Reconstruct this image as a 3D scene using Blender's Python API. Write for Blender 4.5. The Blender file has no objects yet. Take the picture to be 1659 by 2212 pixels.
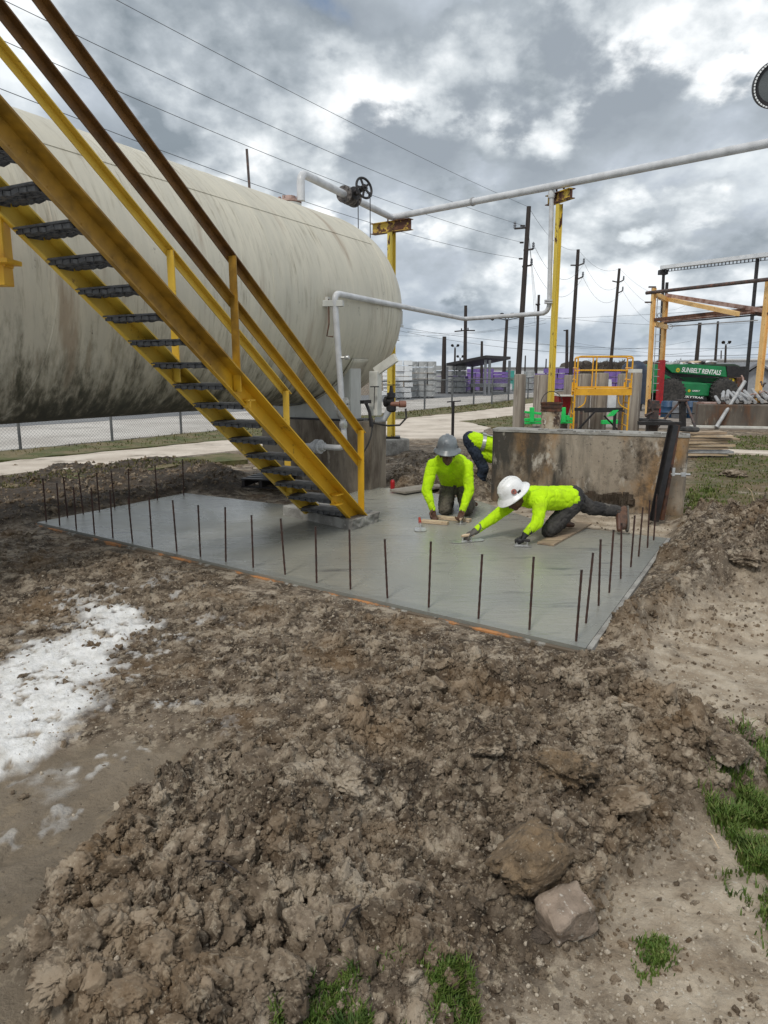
import bpy, bmesh, math, random
import numpy as np
from mathutils import Vector, Matrix, Euler, noise as mnoise
random.seed(7); RNG = np.random.default_rng(11)
S = bpy.context.scene; COL = S.collection
R_ = math.radians
# ------------------------------------------------------------------ camera
EYE = 1.65; PITCH = R_(11.24); FPX = 1540.0; UC, VC = 829.5, 1106.0
cam = bpy.data.cameras.new('camera'); cam.lens = 36*FPX/2212; cam.sensor_width = 36
cam.clip_start = 0.05; cam.clip_end = 4000
camo = bpy.data.objects.new('camera', cam); COL.objects.link(camo)
camo.location = (0, 0, EYE); camo.rotation_euler = (R_(90)-PITCH, 0, 0); S.camera = camo
# ------------------------------------------------------------------ sky, sun, exposure
SUN_EL, SUN_AZ = 52, 205          # degrees; azimuth clockwise from +Y
w = bpy.data.worlds.new('World'); S.world = w; w.use_nodes = True
nt = w.node_tree; N = nt.nodes; L = nt.links; N.clear()
def nd(t, **k):
    n = N.new(t)
    for a, b in k.items(): setattr(n, a, b)
    return n
def mth(op, a, b=None, clamp=False):
    n = nd('ShaderNodeMath', operation=op, use_clamp=clamp)
    for i, x in enumerate((a, b)):
        if x is None: continue
        if isinstance(x, (int, float)): n.inputs[i].default_value = x
        else: L.new(x, n.inputs[i])
    return n.outputs[0]
def mixc(f, a, b):
    n = nd('ShaderNodeMix', data_type='RGBA')
    for i, x in ((0, f), (6, a), (7, b)):
        if isinstance(x, (int, float)): n.inputs[i].default_value = x
        elif isinstance(x, tuple): n.inputs[i].default_value = (*x, 1)
        else: L.new(x, n.inputs[i])
    return n.outputs[2]
def rng(x, a, b, c=0., d=1., smooth=True):
    n = nd('ShaderNodeMapRange', interpolation_type='SMOOTHSTEP' if smooth else 'LINEAR')
    L.new(x, n.inputs[0])
    for i, q in enumerate((a, b, c, d)): n.inputs[i+1].default_value = q
    return n.outputs[0]
sky = nd('ShaderNodeTexSky', sky_type='NISHITA', sun_disc=False, sun_elevation=R_(SUN_EL), sun_rotation=R_(SUN_AZ), air_density=1.0, dust_density=1.5)
tc = nd('ShaderNodeTexCoord'); sp = nd('ShaderNodeSeparateXYZ'); L.new(tc.outputs['Generated'], sp.inputs[0])
az_ = mth('ADD', mth('ABSOLUTE', sp.outputs[2]), 0.50)
cb = nd('ShaderNodeCombineXYZ')
L.new(mth('DIVIDE', sp.outputs[0], az_), cb.inputs[0]); L.new(mth('DIVIDE', sp.outputs[1], az_), cb.inputs[1])
def cloud(off, scale, detail, rough, dist=0.0, zoff=0.0):
    ma = nd('ShaderNodeMapping'); L.new(cb.outputs[0], ma.inputs[0]); ma.inputs['Location'].default_value = (*off, zoff)
    n = nd('ShaderNodeTexNoise'); L.new(ma.outputs[0], n.inputs['Vector'])
    n.inputs['Scale'].default_value = scale; n.inputs['Detail'].default_value = detail; n.inputs['Roughness'].default_value = rough
    n.inputs['Distortion'].default_value = dist
    return n.outputs['Fac']
c1 = cloud((3.1, 1.7), 2.1, 10, 0.55, 0.1)
c2 = cloud((3.1+.06, 1.7+.13), 2.1, 6, 0.53, 0.1)
c3 = cloud((9.2, 4.4), 1.0, 4, 0.5)
c4 = cloud((1.2, 8.4), 5., 9, 0.58, 0.4)
d1 = cloud((5.3, 2.2), 3.1, 11, 0.55, 0.05); d2 = cloud((5.3+.045, 2.2+.105), 3.1, 7, 0.53, 0.05)
cover = rng(mth('ADD', c1, mth('MULTIPLY', mth('SUBTRACT', c3, .5), .5)), 0.30, 0.40)
relief = mth('ADD', mth('MULTIPLY', mth('SUBTRACT', c1, c2), 3.4), 0.52)
tone = mth('ADD', relief, mth('MULTIPLY', mth('SUBTRACT', 0.53, c3), 1.7))
tone = mth('ADD', tone, mth('MULTIPLY', mth('SUBTRACT', c4, .5), .8), True)
ccol = nd('ShaderNodeValToRGB'); L.new(tone, ccol.inputs[0])
e = ccol.color_ramp.elements
e[0].position = .0; e[0].color = (.29, .33, .375, 1)
e[1].position = 1.; e[1].color = (.80, .845, .87, 1)
for p_, c_ in ((.3, (.36, .405, .45, 1)), (.55, (.45, .50, .56, 1)), (.78, (.62, .67, .71, 1))):
    q = ccol.color_ramp.elements.new(p_); q.color = c_
hz = rng(mth('ABSOLUTE', sp.outputs[2]), 0.0, 0.16)
skyc = nd('ShaderNodeVectorMath', operation='SCALE'); L.new(sky.outputs[0], skyc.inputs[0]); skyc.inputs[3].default_value = .10
puff = rng(d1, 0.455, 0.515)                     # nearer cumulus with crisp edges, lit from above, grey below
ptone = mth('ADD', mth('ADD', mth('MULTIPLY', mth('SUBTRACT', d1, d2), 4.2), .58), mth('MULTIPLY', mth('SUBTRACT', 0.5, c3), 1.6), True)
pcol = nd('ShaderNodeValToRGB'); L.new(ptone, pcol.inputs[0]); e = pcol.color_ramp.elements
e[0].position = .05; e[0].color = (.21, .25, .285, 1); e[1].position = .95; e[1].color = (1.0, 1.02, 1.03, 1)
for p_, c_ in ((.40, (.41, .455, .495)), (.65, (.63, .675, .705))):
    q = pcol.color_ramp.elements.new(p_); q.color = (*c_, 1)
full = mixc(cover, skyc.outputs[0], ccol.outputs[0])
full = mixc(mth('MULTIPLY', puff, .88), full, pcol.outputs[0])
full = mixc(mth('MULTIPLY', mth('SUBTRACT', 1.0, hz), .6), full, (.33, .40, .48))
bg = nd('ShaderNodeBackground'); L.new(full, bg.inputs[0]); bg.inputs[1].default_value = 1.0
L.new(bg.outputs[0], nd('ShaderNodeOutputWorld').inputs[0])
sl = bpy.data.lights.new('sun', 'SUN'); sl.energy = 1.5; sl.angle = R_(10); sl.color = (1, .95, .87)
so = bpy.data.objects.new('sun', sl); COL.objects.link(so)
sd = Vector((math.sin(R_(SUN_AZ))*math.cos(R_(SUN_EL)), math.cos(R_(SUN_AZ))*math.cos(R_(SUN_EL)), math.sin(R_(SUN_EL))))
so.rotation_euler = sd.to_track_quat('Z', 'Y').to_euler(); so.location = (0, 0, 30)
V = S.view_settings; V.view_transform = 'Standard'; V.look = 'None'; V.exposure = 0.24; V.gamma = 1.0; V.use_curve_mapping = False

# ------------------------------------------------------------------ surveying: sight lines of the photograph to metres
cP, sP = math.cos(PITCH), math.sin(PITCH)
def ray(u, v): return Vector((u-UC, FPX*cP+(VC-v)*sP, -FPX*sP+(VC-v)*cP))
def gp(u, v, z=0.0):
    r = ray(u, v); return Vector((0, 0, EYE))+r*((z-EYE)/r.z)
def at(u, v, Y):
    r = ray(u, v); return Vector((0, 0, EYE))+r*(Y/r.y)
AX = Vector((math.sin(R_(28.7)), math.cos(R_(28.7)), 0)); NX = Vector((AX.y, -AX.x, 0)); UP = Vector((0, 0, 1))

# ------------------------------------------------------------------ materials
def mat(name, col, rough=.6, metal=0., col2=None, scale=6., lo=.4, hi=.62, bump=0., bscale=60., stretch=(1, 1, 1), spots=None, spec=.5, detail=6., rough2=None):
    m = bpy.data.materials.new(name); m.use_nodes = True; t = m.node_tree; n = t.nodes; l = t.links
    b = n['Principled BSDF']; b.inputs['Roughness'].default_value = rough; b.inputs['Metallic'].default_value = metal
    b.inputs['Specular IOR Level'].default_value = spec; b.inputs['Base Color'].default_value = (*col, 1)
    c = n.new('ShaderNodeTexCoord'); mp = n.new('ShaderNodeMapping'); mp.inputs['Scale'].default_value = stretch
    l.new(c.outputs['Object'], mp.inputs[0])
    def nz(sc, de=detail, ro=.55):
        x = n.new('ShaderNodeTexNoise'); l.new(mp.outputs[0], x.inputs['Vector'])
        x.inputs['Scale'].default_value = sc; x.inputs['Detail'].default_value = de; x.inputs['Roughness'].default_value = ro; return x.outputs['Fac']
    def mr(x, a, bb):
        q = n.new('ShaderNodeMapRange'); l.new(x, q.inputs[0]); q.inputs[1].default_value = a; q.inputs[2].default_value = bb; return q.outputs[0]
    def mx(f, a, bb):
        q = n.new('ShaderNodeMix'); q.data_type = 'RGBA'; l.new(f, q.inputs[0])
        for i, y in ((6, a), (7, bb)):
            if isinstance(y, tuple): q.inputs[i].default_value = (*y, 1)
            else: l.new(y, q.inputs[i])
        return q.outputs[2]
    cur = tuple(col)
    if col2 is None: col2 = tuple(x*.8 for x in col)
    f = mr(nz(scale), lo, hi); cur = mx(f, cur, tuple(col2))
    if rough2 is not None:
        q = n.new('ShaderNodeMapRange'); l.new(f, q.inputs[0]); q.inputs[3].default_value = rough; q.inputs[4].default_value = rough2; l.new(q.outputs[0], b.inputs['Roughness'])
    for (sc, ss, a, bb) in (spots or []):
        cur = mx(mr(nz(ss, 8., .65), a, bb), cur, sc)
    l.new(cur, b.inputs['Base Color'])
    if bump:
        bp = n.new('ShaderNodeBump'); bp.inputs['Strength'].default_value = 1.; bp.inputs['Distance'].default_value = bump
        l.new(nz(bscale), bp.inputs['Height']); l.new(bp.outputs[0], b.inputs['Normal'])
    return m
RUST = (.085, .03, .014)
MT = dict(
 yellow=mat('yellow_paint', (.70, .40, .018), .48, col2=(.58, .30, .013), scale=3, bump=.0012, bscale=25, spots=[((.25, .12, .012), 9, .62, .7), (RUST, 22, .69, .72)]),
 yellow_pale=mat('pale_lit_yellow', (.72, .48, .06), .5, col2=(.62, .40, .04), scale=3, bump=.0012, bscale=25, spots=[((.3, .16, .03), 9, .62, .7), (RUST, 22, .67, .70)]),  # paler copy of yellow, light on the far stringer and rail put into the colour
 yellow_far=mat('yellow_paint_chipped', (.70, .52, .07), .55, col2=(.60, .44, .06), scale=2, bump=.002, spots=[(RUST, 6, .585, .60)], stretch=(1, 1, .35)),
 yellow_rusty=mat('rust_eaten_yellow', (.60, .42, .06), .65, col2=(.40, .24, .05), scale=3, bump=.003, spots=[(RUST, 5, .47, .50), ((.16, .07, .03), 9, .55, .62)]),
 orange=mat('orange_yellow_paint', (.78, .50, .20), .5, col2=(.66, .40, .14), scale=2, spots=[((.2, .07, .03), 5, .6, .68)]),
 scaff=mat('scaffold_yellow', (.80, .42, .02), .45, col2=(.66, .33, .015), scale=5, spots=[((.35, .2, .08), 16, .64, .7)]),
 red=mat('red_paint', (.42, .008, .012), .45, col2=(.3, .007, .01)),
 white_pipe=mat('white_pipe_paint', (.57, .575, .59), .38, col2=(.45, .455, .465), scale=5, spots=[((.45, .44, .42), 14, .64, .72)]),
 grey_pipe=mat('galvanised_pipe', (.42, .42, .42), .5, .25, col2=(.30, .30, .30), scale=8, bump=.001),
 dark_pipe=mat('dark_rusty_pipe', (.10, .075, .065), .6, .3, col2=(.05, .04, .04), scale=6, spots=[((.2, .09, .06), 7, .52, .66)]),
 rustpipe=mat('pinkish_rusty_pipe', (.42, .30, .26), .6, .1, col2=(.22, .10, .07), scale=5),
 black=mat('black_steel', (.018, .017, .018), .5, .3, col2=(.035, .03, .03), scale=9),
 rubber=mat('rubber', (.022, .021, .02), .8, col2=(.06, .055, .05), scale=12, bump=.002, bscale=30),
 rebar=mat('rusty_rebar', (.075, .034, .024), .75, .2, col2=(.035, .022, .019), scale=18, bump=.0015, bscale=120),
 rusty=mat('rusted_steel', (.13, .055, .03), .8, .1, col2=(.05, .028, .02), scale=14, bump=.002, bscale=50),
 cast=mat('cast_iron_valve', (.17, .15, .14), .6, .4, col2=(.08, .07, .065), scale=20, bump=.002),
 saddle=mat('white_saddle_paint', (.56, .56, .53), .55, col2=(.42, .42, .39), scale=4, stretch=(1, 1, .3), spots=[((.2, .15, .1), 9, .62, .74)]),
 conc=mat('old_concrete', (.30, .275, .235), .85, col2=(.17, .145, .115), scale=3.2, lo=.38, hi=.66, bump=.006, bscale=26, stretch=(1, 1, .3), spots=[((.07, .06, .05), 4.2, .56, .7), ((.40, .37, .32), 9, .64, .7)]),
 conc_dark=mat('damp_stained_concrete', (.15, .125, .10), .85, col2=(.06, .05, .042), scale=2.2, lo=.36, hi=.64, bump=.006, bscale=26, stretch=(1, 1, .28), spots=[((.24, .20, .15), 6, .6, .72), ((.13, .062, .03), 2.1, .52, .68)]),
 pier=mat('stained_pier_concrete', (.33, .28, .22), .85, col2=(.20, .165, .125), scale=2.6, lo=.38, hi=.64, bump=.006, bscale=24, stretch=(1, 1, .3), spots=[((.07, .05, .036), 2.4, .50, .66), ((.38, .34, .28), 8, .62, .7)]),
 column=mat('column_concrete', (.31, .275, .23), .85, col2=(.17, .14, .115), scale=4, lo=.4, hi=.62, bump=.004, stretch=(2.5, 2.5, .16), spots=[((.42, .39, .34), 5, .58, .7)]),
 pad=mat('rough_pad_concrete', (.33, .32, .295), .85, col2=(.19, .18, .165), scale=7, bump=.012, bscale=22, spots=[((.5, .49, .46), 14, .62, .7)]),
 wood=mat('weathered_wood', (.40, .30, .20), .75, col2=(.22, .16, .11), scale=9, bump=.002, bscale=40, stretch=(.25, 4, 4)),
 palewood=mat('pale_lumber', (.60, .47, .32), .7, col2=(.45, .33, .21), scale=9, bump=.001, stretch=(.25, 4, 4), spots=[((.3, .28, .25), 6, .56, .7)]),
 form=mat('orange_form_board', (.47, .21, .075), .75, col2=(.30, .15, .07), scale=6, bump=.003, spots=[((.13, .10, .07), 3.2, .44, .50), ((.30, .29, .26), 7, .56, .62)]),
 tread=mat('dark_grey_tread', (.105, .105, .108), .8, col2=(.05, .05, .052), scale=14, bump=.004, bscale=50, spots=[((.19, .18, .17), 20, .60, .72)]),
 polewood=mat('creosoted_pole', (.045, .034, .029), .85, col2=(.028, .022, .02), scale=5, stretch=(3, 3, .2), bump=.006),
 skin=mat('skin_dark', (.10, .045, .026), .5, col2=(.07, .03, .018), scale=20, bump=.0006, bscale=200),
 hivis=mat('hi_vis_cloth', (.50, .80, .010), .85, col2=(.42, .69, .009), scale=9, bump=.004, bscale=38, spec=.2, spots=[((.33, .48, .02), 5, .54, .70), ((.22, .24, .12), 26, .68, .72)]),
 reflect=mat('reflective_tape', (.42, .43, .42), .4, .2),
 trousers=mat('dark_work_trousers', (.062, .058, .055), .9, col2=(.035, .034, .034), scale=9, bump=.002, bscale=300, spots=[((.16, .145, .125), 8, .58, .72)], spec=.2),
 khaki=mat('grey_brown_trousers', (.125, .11, .088), .9, col2=(.075, .066, .055), scale=8, bump=.002, bscale=300, spots=[((.2, .18, .15), 9, .6, .72)], spec=.2),
 denim=mat('dark_denim', (.035, .048, .075), .9, col2=(.018, .023, .034), scale=6, bump=.002, bscale=300, spots=[((.10, .12, .15), 5, .58, .74)], spec=.2),
 boot=mat('brown_leather_boot', (.13, .062, .034), .7, col2=(.06, .033, .022), scale=14, bump=.002),
 sole=mat('boot_sole', (.10, .09, .075), .9), 
 glove=mat('black_glove', (.012, .012, .014), .7, col2=(.03, .03, .032), scale=30, bump=.002),
 greyglove=mat('cement_grey_glove', (.13, .12, .105), .8, col2=(.07, .062, .055), scale=22, bump=.002),
 hatwhite=mat('white_hard_hat', (.80, .80, .79), .32, col2=(.64, .63, .60), scale=16, lo=.5, hi=.72, spots=[((.35, .32, .28), 30, .66, .72)]),
 hatgrey=mat('grey_hard_hat', (.17, .19, .205), .35, col2=(.11, .12, .13), scale=10, spots=[((.35, .35, .34), 30, .66, .72)]),
 sticker=mat('sticker_red', (.45, .12, .08), .5, col2=(.06, .06, .06), scale=50),
 steel=mat('bright_steel', (.62, .62, .60), .32, .7, col2=(.45, .45, .44), scale=20),
 green=mat('green_machine_paint', (.008, .21, .065), .38, col2=(.006, .16, .05), scale=2, spots=[((.03, .10, .05), 7, .62, .74)]),
 brightgreen=mat('bright_green_paint', (.02, .62, .12), .5, col2=(.015, .5, .10)),
 blue=mat('blue_plastic', (.012, .055, .13), .5), greyplastic=mat('grey_plastic', (.16, .17, .19), .6),
 navy=mat('navy_tank_paint', (.02, .032, .06), .5, col2=(.014, .022, .04)),
 letter=mat('white_lettering', (.82, .82, .80), .5, col2=(.78, .78, .76)), sunyel=mat('yellow_logo', (.80, .58, .03), .5),
 rim=mat('grey_wheel_rim', (.33, .33, .34), .5, col2=(.22, .22, .22)),
 lumwhite=mat('white_wrap', (.72, .73, .74), .6, col2=(.58, .60, .62), scale=3, bump=.01, bscale=6),
 lumgrey=mat('grey_weathered_wrap', (.40, .41, .41), .7, col2=(.26, .27, .275), scale=1.8, bump=.01, bscale=6, spots=[((.6, .61, .61), 2.6, .56, .66)]),
 purple=mat('purple_wrap', (.21, .125, .40), .6, col2=(.15, .095, .30), scale=2, bump=.008, bscale=6),
 teal=mat('teal_wrap', (.06, .36, .30), .6), whitewall=mat('white_metal_siding', (.66, .68, .70), .55, col2=(.56, .58, .6), stretch=(3, 3, .1)),
 greywall=mat('grey_siding', (.33, .34, .355), .65), roofgrey=mat('grey_roof', (.20, .205, .22), .6),
 wire=mat('cable', (.085, .088, .095), .7), galv=mat('galvanised_fence', (.17, .175, .18), .55, .35, col2=(.11, .115, .12)),
 bark=mat('bare_branches', (.085, .072, .06), .95, col2=(.06, .05, .042)),
 lampface=mat('lamp_face', (.10, .11, .11), .25), cream=mat('cream_box', (.60, .59, .54), .55),
)
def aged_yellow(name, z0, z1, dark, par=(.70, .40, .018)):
    """fresh yellow below, older dull ochre coat above a ragged paint line (the lower flight was repainted); on the rails underside shade is mixed in too"""
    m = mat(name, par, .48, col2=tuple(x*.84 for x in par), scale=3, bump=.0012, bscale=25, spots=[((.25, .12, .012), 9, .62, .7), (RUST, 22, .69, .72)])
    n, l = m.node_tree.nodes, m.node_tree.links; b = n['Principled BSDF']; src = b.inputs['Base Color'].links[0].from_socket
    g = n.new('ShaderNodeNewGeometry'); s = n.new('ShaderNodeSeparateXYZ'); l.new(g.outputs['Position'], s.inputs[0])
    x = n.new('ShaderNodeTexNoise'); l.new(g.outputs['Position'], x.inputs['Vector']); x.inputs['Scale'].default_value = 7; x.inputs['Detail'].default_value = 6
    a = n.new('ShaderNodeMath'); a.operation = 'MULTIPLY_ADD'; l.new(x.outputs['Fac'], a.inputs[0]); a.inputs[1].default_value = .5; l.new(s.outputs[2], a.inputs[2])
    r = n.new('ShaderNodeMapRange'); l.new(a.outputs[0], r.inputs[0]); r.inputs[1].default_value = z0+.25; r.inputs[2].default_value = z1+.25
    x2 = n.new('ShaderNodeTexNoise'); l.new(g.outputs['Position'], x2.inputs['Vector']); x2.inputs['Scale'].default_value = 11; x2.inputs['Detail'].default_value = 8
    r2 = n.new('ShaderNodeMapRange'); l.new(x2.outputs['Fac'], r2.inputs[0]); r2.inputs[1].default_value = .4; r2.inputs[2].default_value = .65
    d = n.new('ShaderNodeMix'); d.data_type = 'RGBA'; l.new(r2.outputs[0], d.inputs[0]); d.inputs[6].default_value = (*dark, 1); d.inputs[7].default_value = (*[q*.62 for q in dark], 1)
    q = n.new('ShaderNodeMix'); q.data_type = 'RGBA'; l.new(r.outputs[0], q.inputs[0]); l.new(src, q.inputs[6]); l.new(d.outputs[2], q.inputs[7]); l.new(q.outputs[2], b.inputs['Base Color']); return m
MT['stair'] = aged_yellow('stair_paint_two_coats', 1.55, 1.75, (.33, .175, .015)); MT['rail'] = aged_yellow('rail_old_paint_and_shade', 1.5, 2.5, (.14, .062, .012), (.62, .35, .018))  # rails: older coat plus underside shade put into the colour, darker with height
# ------------------------------------------------------------------ mesh helpers
class MB:
    def __init__(s): s.v = []; s.f = []
    def add(s, vs, fs):
        o = len(s.v); s.v += [tuple(x) for x in vs]; s.f += [tuple(i+o for i in f) for f in fs]; return s
    def box(s, c, size, M=None):
        c = Vector(c); x, y, z = (q/2 for q in size)
        P = [Vector(p) for p in ((-x,-y,-z),(x,-y,-z),(x,y,-z),(-x,y,-z),(-x,-y,z),(x,-y,z),(x,y,z),(-x,y,z))]
        if M is not None: P = [M @ p for p in P]
        return s.add([c+p for p in P], [(0,3,2,1),(4,5,6,7),(0,1,5,4),(1,2,6,5),(2,3,7,6),(3,0,4,7)])
    def beam(s, a, b, wd, ht, up=(0, 0, 1)):
        a, b = Vector(a), Vector(b); d = (b-a); ln = d.length; d.normalize()
        up = Vector(up); sd = d.cross(up)
        if sd.length < 1e-4: sd = d.cross(Vector((1, 0, 0)))
        sd.normalize(); u = sd.cross(d)
        M = Matrix((d, sd, u)).transposed()
        return s.box((a+b)/2, (ln, wd, ht), M)
    def prism(s, pts, off):
        pts = [Vector(p) for p in pts]; off = Vector(off); n = len(pts)
        nrm = sum(((pts[i]-pts[0]).cross(pts[(i+1) % n]-pts[0]) for i in range(1, n)), Vector())
        if nrm.dot(off) > 0: pts = pts[::-1]
        fs = [tuple(range(n)), tuple(range(2*n-1, n-1, -1))]+[((i+1) % n, i, i+n, (i+1) % n+n) for i in range(n)]
        return s.add(pts+[p+off for p in pts], fs)
    def tube(s, pts, r, n=10, caps=True, squash=None):
        pts = [Vector(p) for p in pts]; k = len(pts)
        rs = r if isinstance(r, (list, tuple)) else [r]*k
        t0 = (pts[1]-pts[0]).normalized(); ref = Vector((0, 0, 1)) if abs(t0.z) < .9 else Vector((1, 0, 0))
        nn = (ref-t0*ref.dot(t0)).normalized(); vs = []
        for i in range(k):
            t = (pts[min(i+1, k-1)]-pts[max(i-1, 0)]).normalized()
            nn = (nn-t*nn.dot(t)).normalized(); bb = t.cross(nn)
            rr = rs[i]
            if 0 < i < k-1:
                c_ = max(.4, math.sqrt(max(0, (1+(pts[i]-pts[i-1]).normalized().dot((pts[i+1]-pts[i]).normalized()))/2)))
            else: c_ = 1
            for j in range(n):
                a = 2*math.pi*j/n; vs.append(pts[i]+(nn*math.cos(a)+bb*math.sin(a))*rr)
        fs = [(i*n+j, i*n+(j+1) % n, (i+1)*n+(j+1) % n, (i+1)*n+j) for i in range(k-1) for j in range(n)]
        if caps: fs += [tuple(range(n-1, -1, -1)), tuple(range((k-1)*n, k*n))]
        return s.add(vs, fs)
    def lathe(s, prof, base, axis=(0, 0, 1), n=20, ref=None):
        base = Vector(base); ax = Vector(axis).normalized()
        u = Vector(ref) if ref else (Vector((1, 0, 0)) if abs(ax.x) < .9 else Vector((0, 1, 0)))
        u = (u-ax*u.dot(ax)).normalized(); v = ax.cross(u); vs = []
        for (r, h) in prof:
            for j in range(n):
                a = 2*math.pi*j/n; vs.append(base+ax*h+(u*math.cos(a)+v*math.sin(a))*max(r, 1e-4))
        k = len(prof)
        fs = [(i*n+j, i*n+(j+1) % n, (i+1)*n+(j+1) % n, (i+1)*n+j) for i in range(k-1) for j in range(n)]
        fs += [tuple(range(n-1, -1, -1)), tuple(range((k-1)*n, k*n))]
        return s.add(vs, fs)
    def mesh(s, name, org=(0, 0, 0), M=None):
        me = bpy.data.meshes.new(name); o = Vector(org)
        vs = [Vector(v)-o for v in s.v]
        if M is not None: vs = [M @ v for v in vs]
        me.from_pydata([tuple(v) for v in vs], [], s.f); me.update(); return me
ORG = {}
def finish(me, smooth):
    if smooth:
        me.polygons.foreach_set('use_smooth', [True]*len(me.polygons)); me.set_sharp_from_angle(angle=R_(smooth))
def part(name, mb, m, parent=None, smooth=0, bevel=0, label=None, kind=None):
    """links one mesh object; verts are world coordinates, a parent is an (unrotated) thing or part."""
    if parent is not None: org = ORG[parent.name]
    else:
        a = np.array(mb.v); lo, hi = a.min(0), a.max(0); org = Vector(((lo[0]+hi[0])/2, (lo[1]+hi[1])/2, lo[2]))
    me = mb.mesh(name, org); finish(me, smooth); me.materials.append(m)
    o = bpy.data.objects.new(name, me); COL.objects.link(o); ORG[o.name] = org
    if parent is not None: o.parent = parent
    else: o.location = org
    if bevel:
        b = o.modifiers.new('bevel', 'BEVEL'); b.width = bevel; b.segments = 2; b.limit_method = 'ANGLE'; b.angle_limit = R_(40)
    if label: o['label'] = label
    if kind: o['kind'] = kind
    return o
def tag(o, label=None, cat=None, group=None, kind=None):
    for k, x in (('label', label), ('category', cat), ('group', group), ('kind', kind)):
        if x: o[k] = x
    return o
def thing(name, loc, label, cat, group=None):
    o = bpy.data.objects.new(name, None); COL.objects.link(o); o.location = loc; o.empty_display_size = .1
    ORG[o.name] = Vector(loc); return tag(o, label, cat, group)
def copy_tree(o, loc=None, rot=None, parent=None):
    c = o.copy(); COL.objects.link(c)
    if parent is not None: c.parent = parent
    if loc is not None: c.location = loc; ORG[c.name] = Vector(loc)
    if rot is not None: c.rotation_euler = rot
    for ch in list(o.children):
        copy_tree(ch, parent=c)
    return c
def inst(name, me, parent, loc=(0, 0, 0), rot=None):
    o = bpy.data.objects.new(name, me); COL.objects.link(o); o.parent = parent
    o.location = Vector(loc)-ORG[parent.name]
    if rot is not None: o.rotation_euler = rot
    return o
ORD = 'first second third fourth fifth sixth seventh eighth ninth tenth eleventh twelfth thirteenth fourteenth fifteenth sixteenth seventeenth eighteenth nineteenth twentieth'.split()
def arc(p0, p1, p2, r=.1, n=6):
    """points rounding the corner p1 between p0 and p2"""
    p0, p1, p2 = Vector(p0), Vector(p1), Vector(p2); a = (p0-p1).normalized(); b = (p2-p1).normalized()
    s, e = p1+a*r, p1+b*r
    return [s*(1-t)**2+p1*2*t*(1-t)+e*t*t for t in (i/n for i in range(n+1))]
# ------------------------------------------------------------------ noise on arrays
def _h(ix, iy, seed):
    x = (ix.astype(np.int64)*374761393+iy.astype(np.int64)*668265263+seed*974634621) & 0xffffffff
    x = ((x ^ (x >> 13))*1274126177) & 0xffffffff
    x = ((x ^ (x >> 16))*2246822519) & 0xffffffff
    return ((x ^ (x >> 15)) & 0xffffff)/float(0xffffff)
def vn(x, y, seed=0):
    ix, iy = np.floor(x), np.floor(y); fx, fy = x-ix, y-iy
    fx = fx*fx*fx*(fx*(fx*6-15)+10); fy = fy*fy*fy*(fy*(fy*6-15)+10)
    a, b = _h(ix, iy, seed), _h(ix+1, iy, seed); c, d = _h(ix, iy+1, seed), _h(ix+1, iy+1, seed)
    return (a+(b-a)*fx)*(1-fy)+(c+(d-c)*fx)*fy
def fbm(x, y, oct=4, seed=0, gain=.5):
    s, a, t = 0, 1., 0.
    for i in range(oct):
        s = s+a*(vn(x+17.3*i, y-9.1*i, seed+i)-.5); t += a; a *= gain
        x, y = x*2.03*.8-y*2.03*.6, x*2.03*.6+y*2.03*.8
    return s/t*2
def worley(x, y, seed=0):
    ix, iy = np.floor(x), np.floor(y); f1 = np.full(x.shape, 9.); f2 = f1.copy(); hh = np.zeros(x.shape)
    for dx in (-1, 0, 1):
        for dy in (-1, 0, 1):
            cx, cy = ix+dx, iy+dy
            d = np.hypot(cx+_h(cx, cy, seed)-x, cy+_h(cx, cy, seed+50)-y)
            n = d < f1
            f2 = np.where(n, f1, np.minimum(f2, d)); f1 = np.where(n, d, f1); hh = np.where(n, _h(cx, cy, seed+99), hh)
    return f1, f2, hh
def sstep(a, b, x):
    t = np.clip((x-a)/(b-a), 0, 1); return t*t*(3-2*t)
def sdpoly(x, y, P):
    """signed distance, positive inside"""
    d = np.full(x.shape, 1e9); ins = np.zeros(x.shape, bool); n = len(P)
    for i in range(n):
        ax, ay = P[i][:2]; bx, by = P[(i+1) % n][:2]; ex, ey = bx-ax, by-ay
        t = np.clip(((x-ax)*ex+(y-ay)*ey)/(ex*ex+ey*ey+1e-12), 0, 1)
        d = np.minimum(d, np.hypot(x-ax-t*ex, y-ay-t*ey))
        c = ((ay > y) != (by > y)) & (x < (bx-ax)*(y-ay)/(by-ay+1e-12)+ax); ins ^= c
    return np.where(ins, d, -d)
def gl(*uv): return [gp(u, v) for u, v in uv]
# ------------------------------------------------------------------ the ground
SLAB = gl((80,1128),(400,1065),(620,1091),(735,1072),(800,1052),(862,1055),(930,1064),(1040,1084),(1154,1122),(1275,1143),(1440,1162),(1265,1400))
MOUND = gl((80,2300),(55,2110),(150,1910),(300,1720),(500,1580),(760,1510),(1000,1450),(1250,1445),(1500,1545),(1630,1600),(1600,1690),(1440,1730),(1360,1830),(1330,1930),(1210,2000),(1050,1960),(1000,2060),(900,2150),(700,2120),(590,2212),(520,2330))
ROUGH = gl((0,1130),(80,1150),(1265,1420),(1450,1180),(1500,1090),(1700,1120),(1720,1330),(1500,1420),(1640,1560),(1560,1720),(1400,1790),(1320,1960),(1180,2060),(1000,2100),(600,2260),(60,2260),(150,1900),(420,1640),(300,1500),(-60,1400))
SILT = gl((-300,1620),(180,1580),(420,1560),(470,1640),(330,1740),(160,1930),(60,2110),(80,2300),(-400,2300))
LIME = gl((10,1420),(60,1375),(170,1345),(175,1300),(262,1298),(275,1345),(238,1400),(225,1480),(160,1545),(95,1590),(10,1612),(-60,1640),(-60,1440))
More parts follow.
